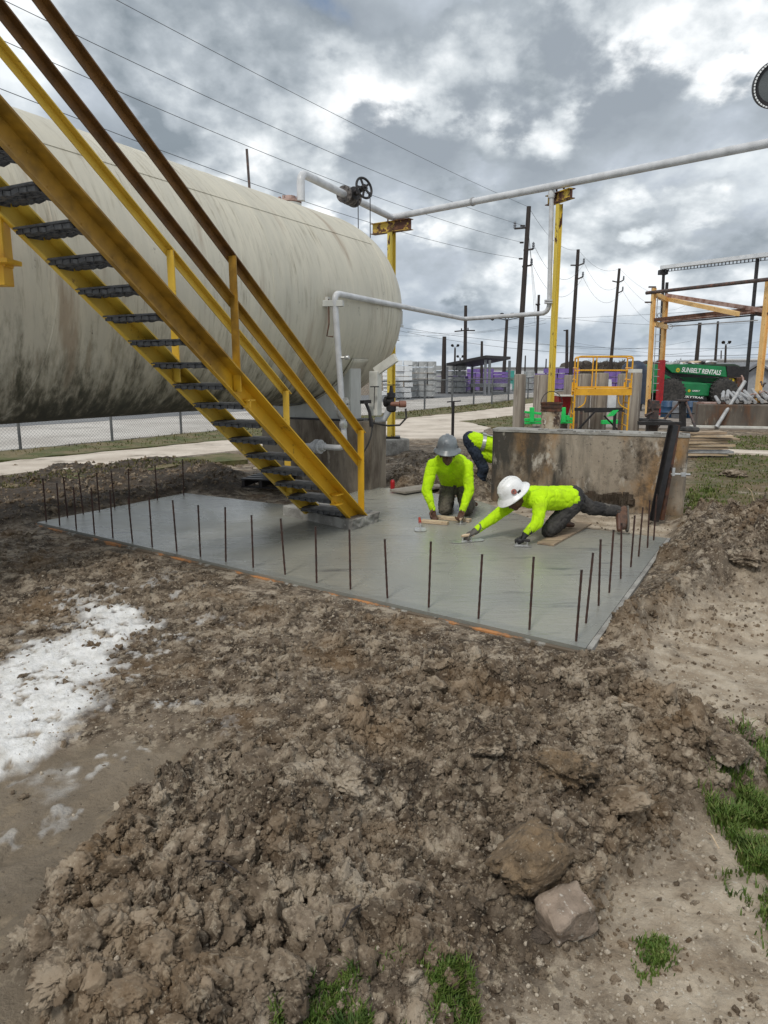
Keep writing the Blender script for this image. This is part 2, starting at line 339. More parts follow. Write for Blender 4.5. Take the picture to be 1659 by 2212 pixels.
LIME2 = gl((0,1640),(150,1600),(190,1650),(120,1720),(20,1680))
PALE = gl((1290,1480),(1400,1400),(1480,1290),(1600,1270),(1900,1300),(1950,1560),(1640,1600),(1500,1540))
PALE2 = gl((1190,2030),(1330,1960),(1370,1850),(1480,1750),(1800,1700),(1900,2300),(1000,2300),(1050,2100))
PALE3 = gl((1040,1080),(1400,1105),(1470,1130),(1440,1165),(1270,1148),(1150,1125),(1030,1092))
DARKB = gl((-200,1060),(0,1040),(140,1005),(400,985),(520,1020),(500,1062),(400,1060),(80,1122),(-200,1150))
PILE = gl((1300,1400),(1380,1290),(1450,1190),(1480,1110),(1560,1120),(1700,1130),(1740,1290),(1560,1270),(1480,1300),(1400,1400))
BANK = gl((845,1050),(866,960),(996,955),(1060,960),(1060,1080),(930,1055))
LAWN = gl((1480,1110),(1500,960),(1560,940),(2200,930),(2600,1120),(1700,1135),(1600,1100))
def terrain(x, y):
    wx = x+.18*fbm(x*2.1, y*2.1, 3, 5); wy = y+.18*fbm(x*2.1, y*2.1, 3, 15)
    mk = lambda P, a=-.08, b=.10: sstep(a, b, sdpoly(wx, wy, P))
    mound, rough, silt, pile = mk(MOUND, -.08, .16), mk(ROUGH, -.2, .2), mk(SILT, -.08, .1), mk(PILE, -.1, .25)
    darkb, bank, pale, pale2 = mk(DARKB, -.25, .12), mk(BANK, -.1, .2), mk(PALE, -.2, .15), mk(PALE2, -.2, .3)
    lawn = mk(LAWN, -.3, .3); pale3 = .85*mk(PALE3, -.1, .15)
    near = sstep(17, 12, y)
    z = -.045+.05*fbm(x*.7, y*.7, 3, 2)*near-.02*silt
    z = z+mound*(.075+.19*np.clip(fbm(x*2.3+3, y*2.3, 3, 31), -.25, 1)+.05*np.abs(fbm(x*5, y*5, 3, 33)))+pile*(.20+.20*fbm(x*2.2, y*2.2, 3, 77))
    z = z+darkb*(.06+.10*fbm(x*1.1, y*1.1, 4, 41))+bank*(.14+.1*fbm(x*1.6, y*1.6, 4, 43))
    amp = np.clip(.34*rough+.85*mound+.95*pile+.35*darkb+.4*bank, 0, 1)*(1-.85*silt)*near
    amp = amp*np.clip(.75+.9*fbm(x*1.3+7, y*1.3, 3, 61), .15, 1.3)
    cl = np.zeros_like(x); crev = np.zeros_like(x)
    for sc, a, sd in ((.34, .085, 100), (.21, .075, 101), (.11, .052, 102), (.058, .030, 103), (.030, .014, 104)):
        ux, uy = wx/sc+.5*fbm(x/sc*1.7, y/sc*1.7, 2, sd+7), wy/sc+.5*fbm(x/sc*1.7, y/sc*1.7, 2, sd+9)
        f1, f2, hh = worley(ux, uy, sd)
        dome = np.sqrt(np.clip(1-(f1/.72)**2, 0, 1))*np.clip(hh*1.5-.35, 0, 1)
        cl = cl+a*dome; crev = np.maximum(crev, (1-sstep(0, .16, f2-f1))*np.clip(hh*1.5-.2, 0, 1)*.9)
    z = z+amp*(cl+.035*fbm(x*14, y*14, 4, 71, .65)+.016*(np.abs(fbm(x*34, y*34, 3, 73, .7))*-2+.5))
    z = z+near*(.012*fbm(x*9, y*9, 4, 81, .6)+.006*fbm(x*40, y*40, 3, 83, .6))*(1-.8*silt)+.008*silt*fbm(x*6+y*4, y*3, 3, 91)
    z = z+0
    # ruts in the silt and footprints in the lime
    z = z-.02*silt*sstep(.55, .8, fbm(x*3.2-y*1.6, y*1.2+x*.8, 2, 95)+.4)
    # slab pit
    s = sdpoly(x, y, SLAB); lip = sstep(-.45, -.03, s)*(y < 12)
    z = z*(1-lip*.5)-lip*.008
    z = np.where(s > -.06, np.minimum(z, -.012-.20*sstep(-.05, .06, s)), z)
    z = np.where(y > 13, z*(1-sstep(13, 16, y))-.03*sstep(13, 16, y), z)
    z = z*(1-.75*lawn)-.02*lawn
    far = sstep(40, 150, np.hypot(x, y)); z = z-far*.1
    lim = np.maximum(sstep(-.10, .09, sdpoly(wx, wy, LIME)+.14*fbm(x*6, y*6, 4, 111, .65)), .28*sstep(.02, .16, sdpoly(wx, wy, LIME2)+.16*fbm(x*7, y*7, 4, 113, .7)))
    speck = sstep(.27, .46, fbm(x*7, y*7, 4, 121, .65))*sstep(-1.1, .0, sdpoly(x, y, LIME))*(1-lim)*.55
    lim = np.clip(lim*sstep(-.55, -.1, fbm(x*13, y*13, 4, 131, .65))+speck, 0, 1)
    z = z+lim*(.012+.012*fbm(x*12, y*12, 4, 151, .6))*(s < -.1)
    dark = np.clip(darkb*1.1+.6*pile*sstep(-.2, .4, fbm(x*2, y*2, 3, 141))+.4*bank, 0, 1)
    return z, lim, silt*(1-lim), np.clip(pale*.9+pale2+pale3, 0, 1)*(1-lim), dark*(1-lim), amp, mound, lawn
def tz(x, y):
    return float(terrain(np.array([float(x)]), np.array([float(y)]))[0][0])
ys = [-4, -2, 0.2, .6]
yy = .95
while yy < 15: ys.append(yy); yy *= 1.0048
while yy < 2400: ys.append(yy); yy *= 1.05
ys = np.array(ys); K = 620
tt = np.linspace(-1, 1, K)
X = tt[None, :]*(np.maximum(np.abs(ys), 1.2)*.66+.45)[:, None]; Y = np.repeat(ys[:, None], K, 1)
X = X*np.where(Y > 16, 1+sstep(16, 120, Y)*1.2, 1)
zt = terrain(X.ravel(), Y.ravel())
me = bpy.data.meshes.new('ground'); nv = X.size; ny = len(ys)
me.vertices.add(nv); me.vertices.foreach_set('co', np.stack([X.ravel(), Y.ravel(), zt[0]], 1).ravel().astype(np.float32))
ii = (np.arange(ny-1)[:, None]*K+np.arange(K-1)[None, :]).ravel()
q = np.stack([ii, ii+1, ii+K+1, ii+K], 1).ravel()
me.loops.add(len(q)); me.loops.foreach_set('vertex_index', q.astype(np.int32))
me.polygons.add(len(ii)); me.polygons.foreach_set('loop_start', (np.arange(len(ii))*4).astype(np.int32))
me.polygons.foreach_set('use_smooth', np.ones(len(ii), bool)); me.update(calc_edges=True)
for nm, idx in (('zone_a', (1, 2, 3, 4)), ('zone_b', (5, 6, 7, 7))):
    at_ = me.attributes.new(nm, 'FLOAT_COLOR', 'POINT'); at_.data.foreach_set('color', np.stack([zt[i] for i in idx], 1).ravel().astype(np.float32))
ground = bpy.data.objects.new('ground', me); COL.objects.link(ground); tag(ground, kind='structure', label='churned brown clay ground with white lime patch and smooth wet silt')
def mud_material(name, clod=False):
    m = bpy.data.materials.new(name); m.use_nodes = True; t = m.node_tree; n = t.nodes; l = t.links
    b = n['Principled BSDF']; c = n.new('ShaderNodeNewGeometry'); pos = c.outputs['Position']
    if clod:
        tcx = n.new('ShaderNodeTexCoord'); oi = n.new('ShaderNodeObjectInfo'); va = n.new('ShaderNodeVectorMath'); va.operation = 'ADD'
        l.new(tcx.outputs['Object'], va.inputs[0]); l.new(oi.outputs['Random'], va.inputs[1])
        vs_ = n.new('ShaderNodeVectorMath'); vs_.operation = 'SCALE'; vs_.inputs[3].default_value = .05; l.new(va.outputs[0], vs_.inputs[0])
    def nz(sc, de=6, ro=.6, v=None):
        x = n.new('ShaderNodeTexNoise'); l.new(v or pos, x.inputs['Vector']); x.inputs['Scale'].default_value = sc; x.inputs['Detail'].default_value = de; x.inputs['Roughness'].default_value = ro; return x.outputs['Fac']
    def mr(x, a, bb, c0=0., c1=1.):
        q = n.new('ShaderNodeMapRange'); l.new(x, q.inputs[0])
        for i, y in enumerate((a, bb, c0, c1)): q.inputs[i+1].default_value = y
        return q.outputs[0]
    def mx(f, a, bb):
        q = n.new('ShaderNodeMix'); q.data_type = 'RGBA'
        if isinstance(f, float): q.inputs[0].default_value = f
        else: l.new(f, q.inputs[0])
        for i, y in ((6, a), (7, bb)):
            if isinstance(y, tuple): q.inputs[i].default_value = (*y, 1)
            else: l.new(y, q.inputs[i])
        return q.outputs[2]
    def mm(op, a, bb):
        q = n.new('ShaderNodeMath'); q.operation = op; q.use_clamp = True
        for i, y in enumerate((a, bb)):
            if isinstance(y, float): q.inputs[i].default_value = y
            else: l.new(y, q.inputs[i])
        return q.outputs[0]
    cur = mx(mr(nz(2.2), .38, .62), (.150, .115, .083), (.265, .212, .156))
    cur = mx(mr(nz(11, 8), .42, .62), cur, (.062, .043, .028))
    cur = mx(mm('MULTIPLY', mr(nz(6.5, 9, .62), .50, .57), .8), cur, (.045, .032, .022))
    cur = mx(mm('MULTIPLY', mr(nz(5.1, 9, .66), .53, .60), .85), cur, (.42, .355, .275))
    cur = mx(mr(nz(26, 6), .54, .64), cur, (.33, .275, .205))
    cur = mx(mr(nz(75, 4), .62, .68), cur, (.44, .385, .305))
    cur = mx(mr(nz(48, 5), .60, .72), cur, (.055, .038, .025))
    cur = mx(mm('MULTIPLY', mr(nz(1.7, 4), .52, .68), .55), cur, (.20, .125, .062))
    rough = None
    if not clod:
        za = n.new('ShaderNodeAttribute'); za.attribute_name = 'zone_a'; sa = n.new('ShaderNodeSeparateColor'); l.new(za.outputs['Color'], sa.inputs[0])
        zb = n.new('ShaderNodeAttribute'); zb.attribute_name = 'zone_b'; sb = n.new('ShaderNodeSeparateColor'); l.new(zb.outputs['Color'], sb.inputs[0])
        lime, silt, pale, dark = sa.outputs[0], sa.outputs[1], sa.outputs[2], za.outputs['Alpha']
        pc = mx(mr(nz(5, 8), .4, .6), (.50, .425, .33), (.31, .245, .175)); pc = mx(mr(nz(60, 4), .62, .68), pc, (.58, .54, .46))
        cur = mx(mm('MULTIPLY', pale, mr(nz(3.1, 7), .26, .48)), cur, pc)
        sc_ = mx(mr(nz(1.6, 5), .4, .62), (.235, .19, .138), (.165, .132, .094)); sc_ = mx(mr(nz(9, 7), .54, .68), sc_, (.26, .205, .14))
        sc_ = mx(mr(nz(30, 6), .64, .69), sc_, (.05, .036, .025))
        cur = mx(mm('MULTIPLY', silt, .92), cur, sc_)
        cur = mx(mm('MULTIPLY', dark, .88), cur, mx(mr(nz(6), .4, .6), (.026, .02, .015), (.062, .045, .032)))
        lw = sb.outputs[2]
        gr = mx(mr(nz(4, 8), .38, .62), (.058, .07, .02), (.12, .10, .042)); gr = mx(mr(nz(1.2, 6), .46, .62), gr, (.15, .11, .06))
        cur = mx(mm('MULTIPLY', lw, mr(nz(2.4, 6), .32, .5)), cur, gr)
        lc = mx(mr(nz(14, 8), .38, .7), (.88, .88, .88), (.70, .69, .66))
        cur = mx(mm('MULTIPLY', lime, mr(nz(40, 5), .28, .38, .55, 1.)), cur, lc)
        rr = mx(mm('MULTIPLY', silt, .9), (.86, .86, .86), (.5, .5, .5)); l.new(rr, b.inputs['Roughness'])
    else:
        cur = mx(mm('MULTIPLY', oi.outputs['Random'], .45), cur, (.23, .175, .12))
        b.inputs['Roughness'].default_value = .88
    b.inputs['Specular IOR Level'].default_value = .3
    l.new(cur, b.inputs['Base Color'])
    bp = n.new('ShaderNodeBump'); bp.inputs['Distance'].default_value = .014 if not clod else .007; bp.inputs['Strength'].default_value = 1.
    h = n.new('ShaderNodeMath'); h.operation = 'ADD'; l.new(nz(55, 8, .65), h.inputs[0]); l.new(nz(16, 6, .6), h.inputs[1])
    l.new(h.outputs[0], bp.inputs['Height']); l.new(bp.outputs[0], b.inputs['Normal'])
    return m
MUD = mud_material('churned_mud'); CLOD = mud_material('clod_mud', True)
me.materials.append(MUD)
# clod meshes
def rock_mesh(seed, sub=3, rug=.32, flat=1.0, facet=0., crumb=.22):
    bm = bmesh.new(); bmesh.ops.create_icosphere(bm, subdivisions=sub, radius=1)
    o = Vector((seed*3.7, seed*1.3, seed*2.1)); rr = random.Random(seed)
    cuts = [(Vector((rr.gauss(0, 1), rr.gauss(0, 1), rr.gauss(0, 1))).normalized(), rr.uniform(.55, .85)) for _ in range(7)] if facet else []
    sx, sy, sz = rr.uniform(.8, 1.2), rr.uniform(.75, 1.15), flat*rr.uniform(.65, .95)
    for v in bm.verts:
        d = v.co.normalized()
        r = 1+rug*(mnoise.noise(d*1.3+o))+rug*.65*mnoise.noise(d*3.1+o)+rug*.4*mnoise.noise(d*6.5+o)+rug*crumb*(mnoise.noise(d*12+o)+.6*abs(mnoise.noise(d*23+o))-.2)
        p = d*r
        for nn_, h in cuts:
            e_ = p.dot(nn_)-h
            if e_ > 0: p = p-nn_*e_*facet
        v.co = Vector((p.x*sx, p.y*sy, p.z*sz))
    me = bpy.data.meshes.new('clod'); bm.to_mesh(me); bm.free()
    me.polygons.foreach_set('use_smooth', [True]*len(me.polygons)); return me
VAR = bpy.data.collections.new('clod_shapes')
for i in range(14):
    m_ = rock_mesh(i+1, 4, rug=.62, flat=.9, facet=.9 if i % 2 else .65, crumb=.5); m_.materials.append(CLOD)
    VAR.objects.link(bpy.data.objects.new('clod_shape', m_))
def scatter(name, pts, scl, rot, coll, label, nvar, mt=None):
    me = bpy.data.meshes.new(name); me.from_pydata([tuple(p) for p in pts], [], [])
    a = me.attributes.new('scl', 'FLOAT', 'POINT'); a.data.foreach_set('value', np.asarray(scl, np.float32))
    a = me.attributes.new('rot', 'FLOAT_VECTOR', 'POINT'); a.data.foreach_set('vector', np.asarray(rot, np.float32).ravel())
    a = me.attributes.new('idx', 'INT', 'POINT'); a.data.foreach_set('value', RNG.integers(0, nvar, len(pts)).astype(np.int32))
    ng = bpy.data.node_groups.new(name+'_nodes', 'GeometryNodeTree')
    ng.interface.new_socket('Geometry', in_out='INPUT', socket_type='NodeSocketGeometry'); ng.interface.new_socket('Geometry', in_out='OUTPUT', socket_type='NodeSocketGeometry')
    n = ng.nodes; gi, go = n.new('NodeGroupInput'), n.new('NodeGroupOutput'); ip = n.new('GeometryNodeInstanceOnPoints'); ci = n.new('GeometryNodeCollectionInfo')
    ci.inputs['Collection'].default_value = coll; ci.inputs['Separate Children'].default_value = True; ci.inputs['Reset Children'].default_value = True
    def na(nm, dt):
        x = n.new('GeometryNodeInputNamedAttribute'); x.data_type = dt; x.inputs['Name'].default_value = nm; return x.outputs['Attribute']
    ng.links.new(gi.outputs[0], ip.inputs['Points']); ng.links.new(ci.outputs[0], ip.inputs['Instance']); ip.inputs['Pick Instance'].default_value = True
    ng.links.new(na('idx', 'INT'), ip.inputs['Instance Index']); ng.links.new(na('rot', 'FLOAT_VECTOR'), ip.inputs['Rotation']); ng.links.new(na('scl', 'FLOAT'), ip.inputs['Scale'])
    ng.links.new(ip.outputs[0], go.inputs[0])
    o = bpy.data.objects.new(name, me); COL.objects.link(o); md = o.modifiers.new('scatter', 'NODES'); md.node_group = ng
    if mt: me.materials.append(mt)
    return tag(o, label, kind='stuff')
# loose clods: density follows the churned zones
nc = 260000
cy = np.exp(RNG.uniform(math.log(1.2), math.log(13.5), nc)); cx = RNG.uniform(-1, 1, nc)*(np.maximum(cy, 1.2)*.64+.4)
tv = terrain(cx, cy); ck = RNG.random(nc)
prob = np.clip(tv[5]*.75+.22*tv[6]+.05*(tv[3])+.02, 0, 1)*(1-.93*tv[2])*(1-.9*tv[1])*(1-.7*tv[3]*(1-tv[6]))
sdp = sdpoly(cx, cy, SLAB)
keep = (ck < prob) & (sdp < -.05) & (tv[7] < .4)
cx, cy, cz, md_ = cx[keep], cy[keep], tv[0][keep], tv[6][keep]; pl_ = (tv[3]*(1-tv[6]))[keep]
u_ = RNG.random(len(cx)); sz_ = np.clip(.0042*(1-u_*.985)**-.56, .003, .024+.046*md_)*np.clip(.62+cy*.13, .7, 2.)
sz_ = np.minimum(sz_, .07); sz_ = np.where(pl_ > .4, np.minimum(sz_, .014), sz_); sl_ = sdp[keep]; sz_ = np.where(sl_ > -.25, np.minimum(sz_, .022), sz_)
clods = scatter('mud_clods', np.stack([cx, cy, cz+sz_*.12], 1), sz_, RNG.uniform(0, 6.28, (len(cx), 3)), VAR, 'loose crumbly clods of brown clay strewn over the churned ground', 14)
# bigger broken chunks lying on the mound and the right hand heap, drier and paler than the soil between them
DRY = mud_material('dry_clod_mud', True)
nq = [x for x in DRY.node_tree.nodes if x.type == 'MIX']; nq[0].inputs[6].default_value = (.20, .155, .112, 1); nq[0].inputs[7].default_value = (.37, .30, .225, 1)
DRYC = bpy.data.collections.new('chunk_shapes')
for i in range(12):
    m_ = rock_mesh(i+81, 4, rug=.55, flat=.95, facet=.95, crumb=.5); m_.materials.append(DRY); DRYC.objects.link(bpy.data.objects.new('chunk_shape', m_))
n3 = 9000
gy = np.exp(RNG.uniform(math.log(1.25), math.log(9), n3)); gx = RNG.uniform(-1, 1, n3)*(gy*.60+.3); tv = terrain(gx, gy)
cls = sstep(-.15, .35, fbm(gx*2.6, gy*2.6, 3, 191)); s3 = sdpoly(gx, gy, SLAB)
keep = (RNG.random(n3) < np.clip(.62*tv[6]*cls+.22*tv[5]*cls*(gy > 3), 0, 1)) & (tv[1] < .3) & (tv[2] < .6) & (s3 < -.12)
gx, gy, gz = gx[keep], gy[keep], tv[0][keep]; gs = np.clip(.017*(1-RNG.random(len(gx))*.97)**-.45, .012, .062)
scatter('broken_chunks', np.stack([gx, gy, gz+gs*.3], 1), gs, RNG.uniform(0, 6.28, (len(gx), 3)), DRYC, 'broken chunks of drier clay heaped over the mound', 12)
# small pale stones
PEB = bpy.data.collections.new('pebble_shapes'); pm = mat('pale_limestone', (.46, .40, .32), .85, col2=(.30, .25, .19), scale=3)
for i in range(6):
    m_ = rock_mesh(i+60, 2, .25, facet=.8); m_.materials.append(pm); PEB.objects.link(bpy.data.objects.new('pebble_shape', m_))
n2 = 7000
px = np.exp(RNG.uniform(math.log(1.2), math.log(9), n2)); qx = RNG.uniform(-1, 1, n2)*(px*.62+.3); tv = terrain(qx, px)
keep = (RNG.random(n2) < np.clip(.35+.5*tv[3]-.3*tv[2], 0, 1)) & (sdpoly(qx, px, SLAB) < -.08)
qx, px, pz = qx[keep], px[keep], tv[0][keep]; ps = np.clip(.0035*(1-RNG.random(len(qx))*.97)**-.5, 0, .011)
scatter('pebbles', np.stack([qx, px, pz+ps*.3], 1), ps, RNG.uniform(0, 6.28, (len(qx), 3)), PEB, 'small pale stones strewn over the clay', 6)
# the big clods that stand out one by one
def boulder(u, v, wpx, label, seed, flat=1., facet=.6, mt=CLOD, sink=.35, name='clay_clod', rug=.35, cat='clod', zg=None):
    p = gp(u, v, .05); p = gp(u, v, tz(p.x, p.y)); r = wpx/2/FPX*(p-Vector((0, 0, EYE))).dot(Vector((0, cP, -sP)))
    m_ = rock_mesh(seed, 5, rug*1.35, flat, facet, .5); m_.materials.append(mt)
    o = bpy.data.objects.new(name, m_); COL.objects.link(o); o.scale = (r, r, r); o.rotation_euler = (0, 0, seed*1.7)
    o.location = (p.x, p.y+r*.3, tz(p.x, p.y+r*.3)+r*(flat*.8-sink)); return tag(o, label, cat, 'large clods in the mud')
stone = mat('grey_brown_stone', (.31, .24, .185), .85, col2=(.15, .115, .085), scale=11, bump=.012, bscale=45, spots=[((.5, .46, .4), 38, .58, .66), ((.08, .06, .045), 20, .6, .68)])
tan_ = mat('tan_clay', (.235, .165, .098), .9, col2=(.14, .10, .062), scale=2.2, bump=.03, bscale=5, spots=[((.40, .34, .26), 7, .60, .66)], detail=9)
boulder(1150, 1960, 165, 'large blocky tan clay clod behind the grey stone', 201, .95, .85, tan_, rug=.22)
def block_stone():
    p = gp(1228, 2022, tz(.5, 1.9)); mb = MB(); bm = bmesh.new(); bmesh.ops.create_cube(bm, size=1)
    bmesh.ops.bevel(bm, geom=bm.edges[:], offset=.14, segments=3, affect='EDGES', profile=.6); bmesh.ops.subdivide_edges(bm, edges=bm.edges[:], cuts=5, use_grid_fill=True)
    for v in bm.verts:
        v.co = Vector((v.co.x*.160, v.co.y*.110, v.co.z*.105)); v.co += v.co.normalized()*(mnoise.noise(v.co*14)*.03+mnoise.noise(v.co*50)*.006+mnoise.noise(v.co*120)*.0025)
    m_ = bpy.data.meshes.new('stone'); bm.to_mesh(m_); bm.free(); m_.polygons.foreach_set('use_smooth', [True]*len(m_.polygons)); m_.materials.append(stone)
    o = bpy.data.objects.new('block_stone', m_); COL.objects.link(o); o.location = (p.x, p.y+.02, tz(p.x, p.y+.02)+.05); o.rotation_euler = (R_(14), R_(-8), R_(24)); tag(o, 'smooth squared grey brown stone lying in front of the large clod', 'stone')
block_stone()
boulder(1168, 2045, 50, 'small angular stone wedged left of the squared grey stone', 211, .6, .9, stone, name='stone', cat='stone')
boulder(1165, 2095, 20, 'small white stone on bare dirt below the squared grey stone', 212, .8, .9, pm, name='white_stone', cat='stone')
boulder(1358, 1765, 82, 'rounded pale clod at the right edge of the mound', 221, .95, .5)
boulder(1585, 1670, 88, 'long clod beside the grass on the far right', 222, .7, .6)
boulder(1262, 1905, 55, 'pale clod right of the large tan clod', 223, .9, .8)
boulder(1280, 1945, 60, 'clod just behind the squared stone on its right', 224, .9, .8)
boulder(280, 2190, 110, 'large pale clod at the bottom left of the mound', 225, .9, .5)
boulder(620, 2170, 95, 'large clod left of the bottom grass tufts', 226, .9, .5)
boulder(520, 2130, 130, 'wide lumpy clod near the bottom centre left', 227, .8, .4)
boulder(690, 2130, 75, 'pale clod leaning over the dark hollow by the bottom grass', 228, .85, .6)
boulder(1220, 1690, 110, 'broad tan clod in the middle of the mound right half', 229, .85, .5, tan_)
boulder(560, 1690, 95, 'tall crumbling clod at the top left of the mound', 230, 1.05, .3)
boulder(760, 1680, 110, 'broad cracked clod on top of the mound centre', 231, .95, .4)
boulder(130, 2160, 150, 'long slab of clay at the edge of the wet silt', 232, .45, .6)
boulder(1060, 1720, 80, 'clod with a pale top in the centre of the mound', 233, .95, .5)
boulder(1620, 1190, 60, 'small heap of dark mud on the right lawn', 234, .5, .2, sink=.2, name='mud_heap', cat='mud heap')
boulder(1590, 1030, 52, 'dark mud lump on the grass by the concrete block', 235, .5, .2, sink=.2, name='mud_heap', cat='mud heap')
# ------------------------------------------------------------------ sheets of road, verge, yard
def sheet(name, P, z, m, label, jit=.15, step=.5, seed=1):
    rr = random.Random(seed); pts = []
    for i in range(len(P)):
        a, b = Vector(P[i]), Vector(P[(i+1) % len(P)]); k = max(1, min(60, int((b-a).length/step)))
        for j in range(k):
            p = a.lerp(b, j/k); s_ = jit*min(1, .3+(p.length)/30); pts.append(Vector((p.x+rr.uniform(-s_, s_), p.y+rr.uniform(-s_, s_), z)))
    mb = MB(); mb.add(pts, [tuple(range(len(pts)))]); bm = bmesh.new(); me = mb.mesh(name); bm.from_mesh(me)
    bmesh.ops.triangulate(bm, faces=bm.faces[:]); 
    for f in bm.faces:
        if f.normal.z < 0: f.normal_flip()
    bm.to_mesh(me); bm.free(); me.materials.append(m); o = bpy.data.objects.new(name, me); COL.objects.link(o); sd = o.modifiers.new('depth', 'SOLIDIFY'); sd.thickness = .22; sd.offset = -1; return tag(o, label, kind='structure')
GRAV = mat('pale_gravel', (.60, .53, .45), .9, col2=(.46, .395, .325), scale=1.3, bump=.02, bscale=22, spots=[((.22, .18, .14), 1.1, .57, .7), ((.60, .56, .5), 18, .58, .68)])
GRAV2 = mat('grey_gravel', (.52, .49, .45), .9, col2=(.40, .37, .335), scale=.5, bump=.02, bscale=12, spots=[((.2, .18, .16), .35, .55, .75)])
ASPH = mat('asphalt', (.135, .138, .145), .85, col2=(.19, .19, .19), scale=.3)
VERGE = mat('rough_grass_verge', (.085, .095, .028), .95, col2=(.17, .135, .07), scale=1.4, lo=.42, hi=.58, bump=.04, bscale=14, spots=[((.035, .042, .014), 5, .54, .68)])
PAVE = mat('dusty_pavement', (.27, .235, .205), .9, col2=(.18, .155, .13), scale=.7, spots=[((.09, .075, .065), 1.4, .55, .7)])
YARDG = mat('far_field', (.20, .18, .12), .95, col2=(.12, .12, .06), scale=.05)
g_ = lambda u, v: gp(u, v, -.02)
far_l = Vector((-60, -28, 0))
sheet('gravel_road', [g_(-700,1085), g_(0,1031), g_(250,1003), g_(500,977), g_(700,955), g_(860,950), g_(1010,950), g_(1060,925), g_(1010,912), g_(1100,900), g_(1180,880), g_(1170,868), g_(1105,880), g_(870,906), g_(500,952), g_(0,1000), g_(-700,1050)], .004, GRAV, 'pale gravel track curving past the tank')
sheet('grass_verge', [g_(-700,1046), g_(0,999), g_(500,951), g_(870,905), g_(1105,879.5), g_(1170,867), g_(1170,858), g_(1100,866), g_(917,886), g_(390,940), g_(45,974), g_(-700,1020)], .012, VERGE, 'rough grass verge along the chain link fence')
sheet('grass_patch', [g_(1000,912), g_(1062,924), g_(1180,930), g_(1200,905), g_(1110,899)], .016, VERGE, 'grass patch between the gravel track and the concrete piers')
sheet('grass_bank', [g_(-400,1062), g_(0,1034), g_(250,1006), g_(500,980), g_(520,1000), g_(250,1022), g_(0,1062), g_(-400,1105)], .02, VERGE, 'grassy edge between gravel track and mud', seed=3, jit=.3)
sheet('gravel_yard', [g_(-700,1019), g_(45,973), g_(390,939), g_(917,885), g_(1100,865), g_(1200,852), g_(1200,835), g_(900,851), g_(300,905), g_(-700,970)], .006, GRAV2, 'grey gravel strip beyond the fence')
sheet('asphalt_road', [g_(-700,972), g_(300,906), g_(900,864), g_(1250,843), g_(1250,832), g_(900,850), g_(300,876), g_(-700,905)], .014, ASPH, 'asphalt road beyond the fence')
sheet('pavement', [g_(1240,925), g_(2400,935), g_(2500,862), g_(1200,855), g_(1180,880)], .010, PAVE, 'dusty concrete yard behind the containment wall')
kerb = MB(); kerb.beam(g_(1490,925.5)+Vector((0,0,.03)), g_(2300,937)+Vector((0,0,.03)), .18, .12)
tag(part('kerb', kerb, MT['cream'], bevel=.01), 'pale kerb at the edge of the yard', kind='structure')
path_ = sheet('path', [g_(1560,980), g_(2200,1003), g_(2200,994), g_(1560,973)], .012, GRAV, 'narrow pale path across the lawn', jit=.06)
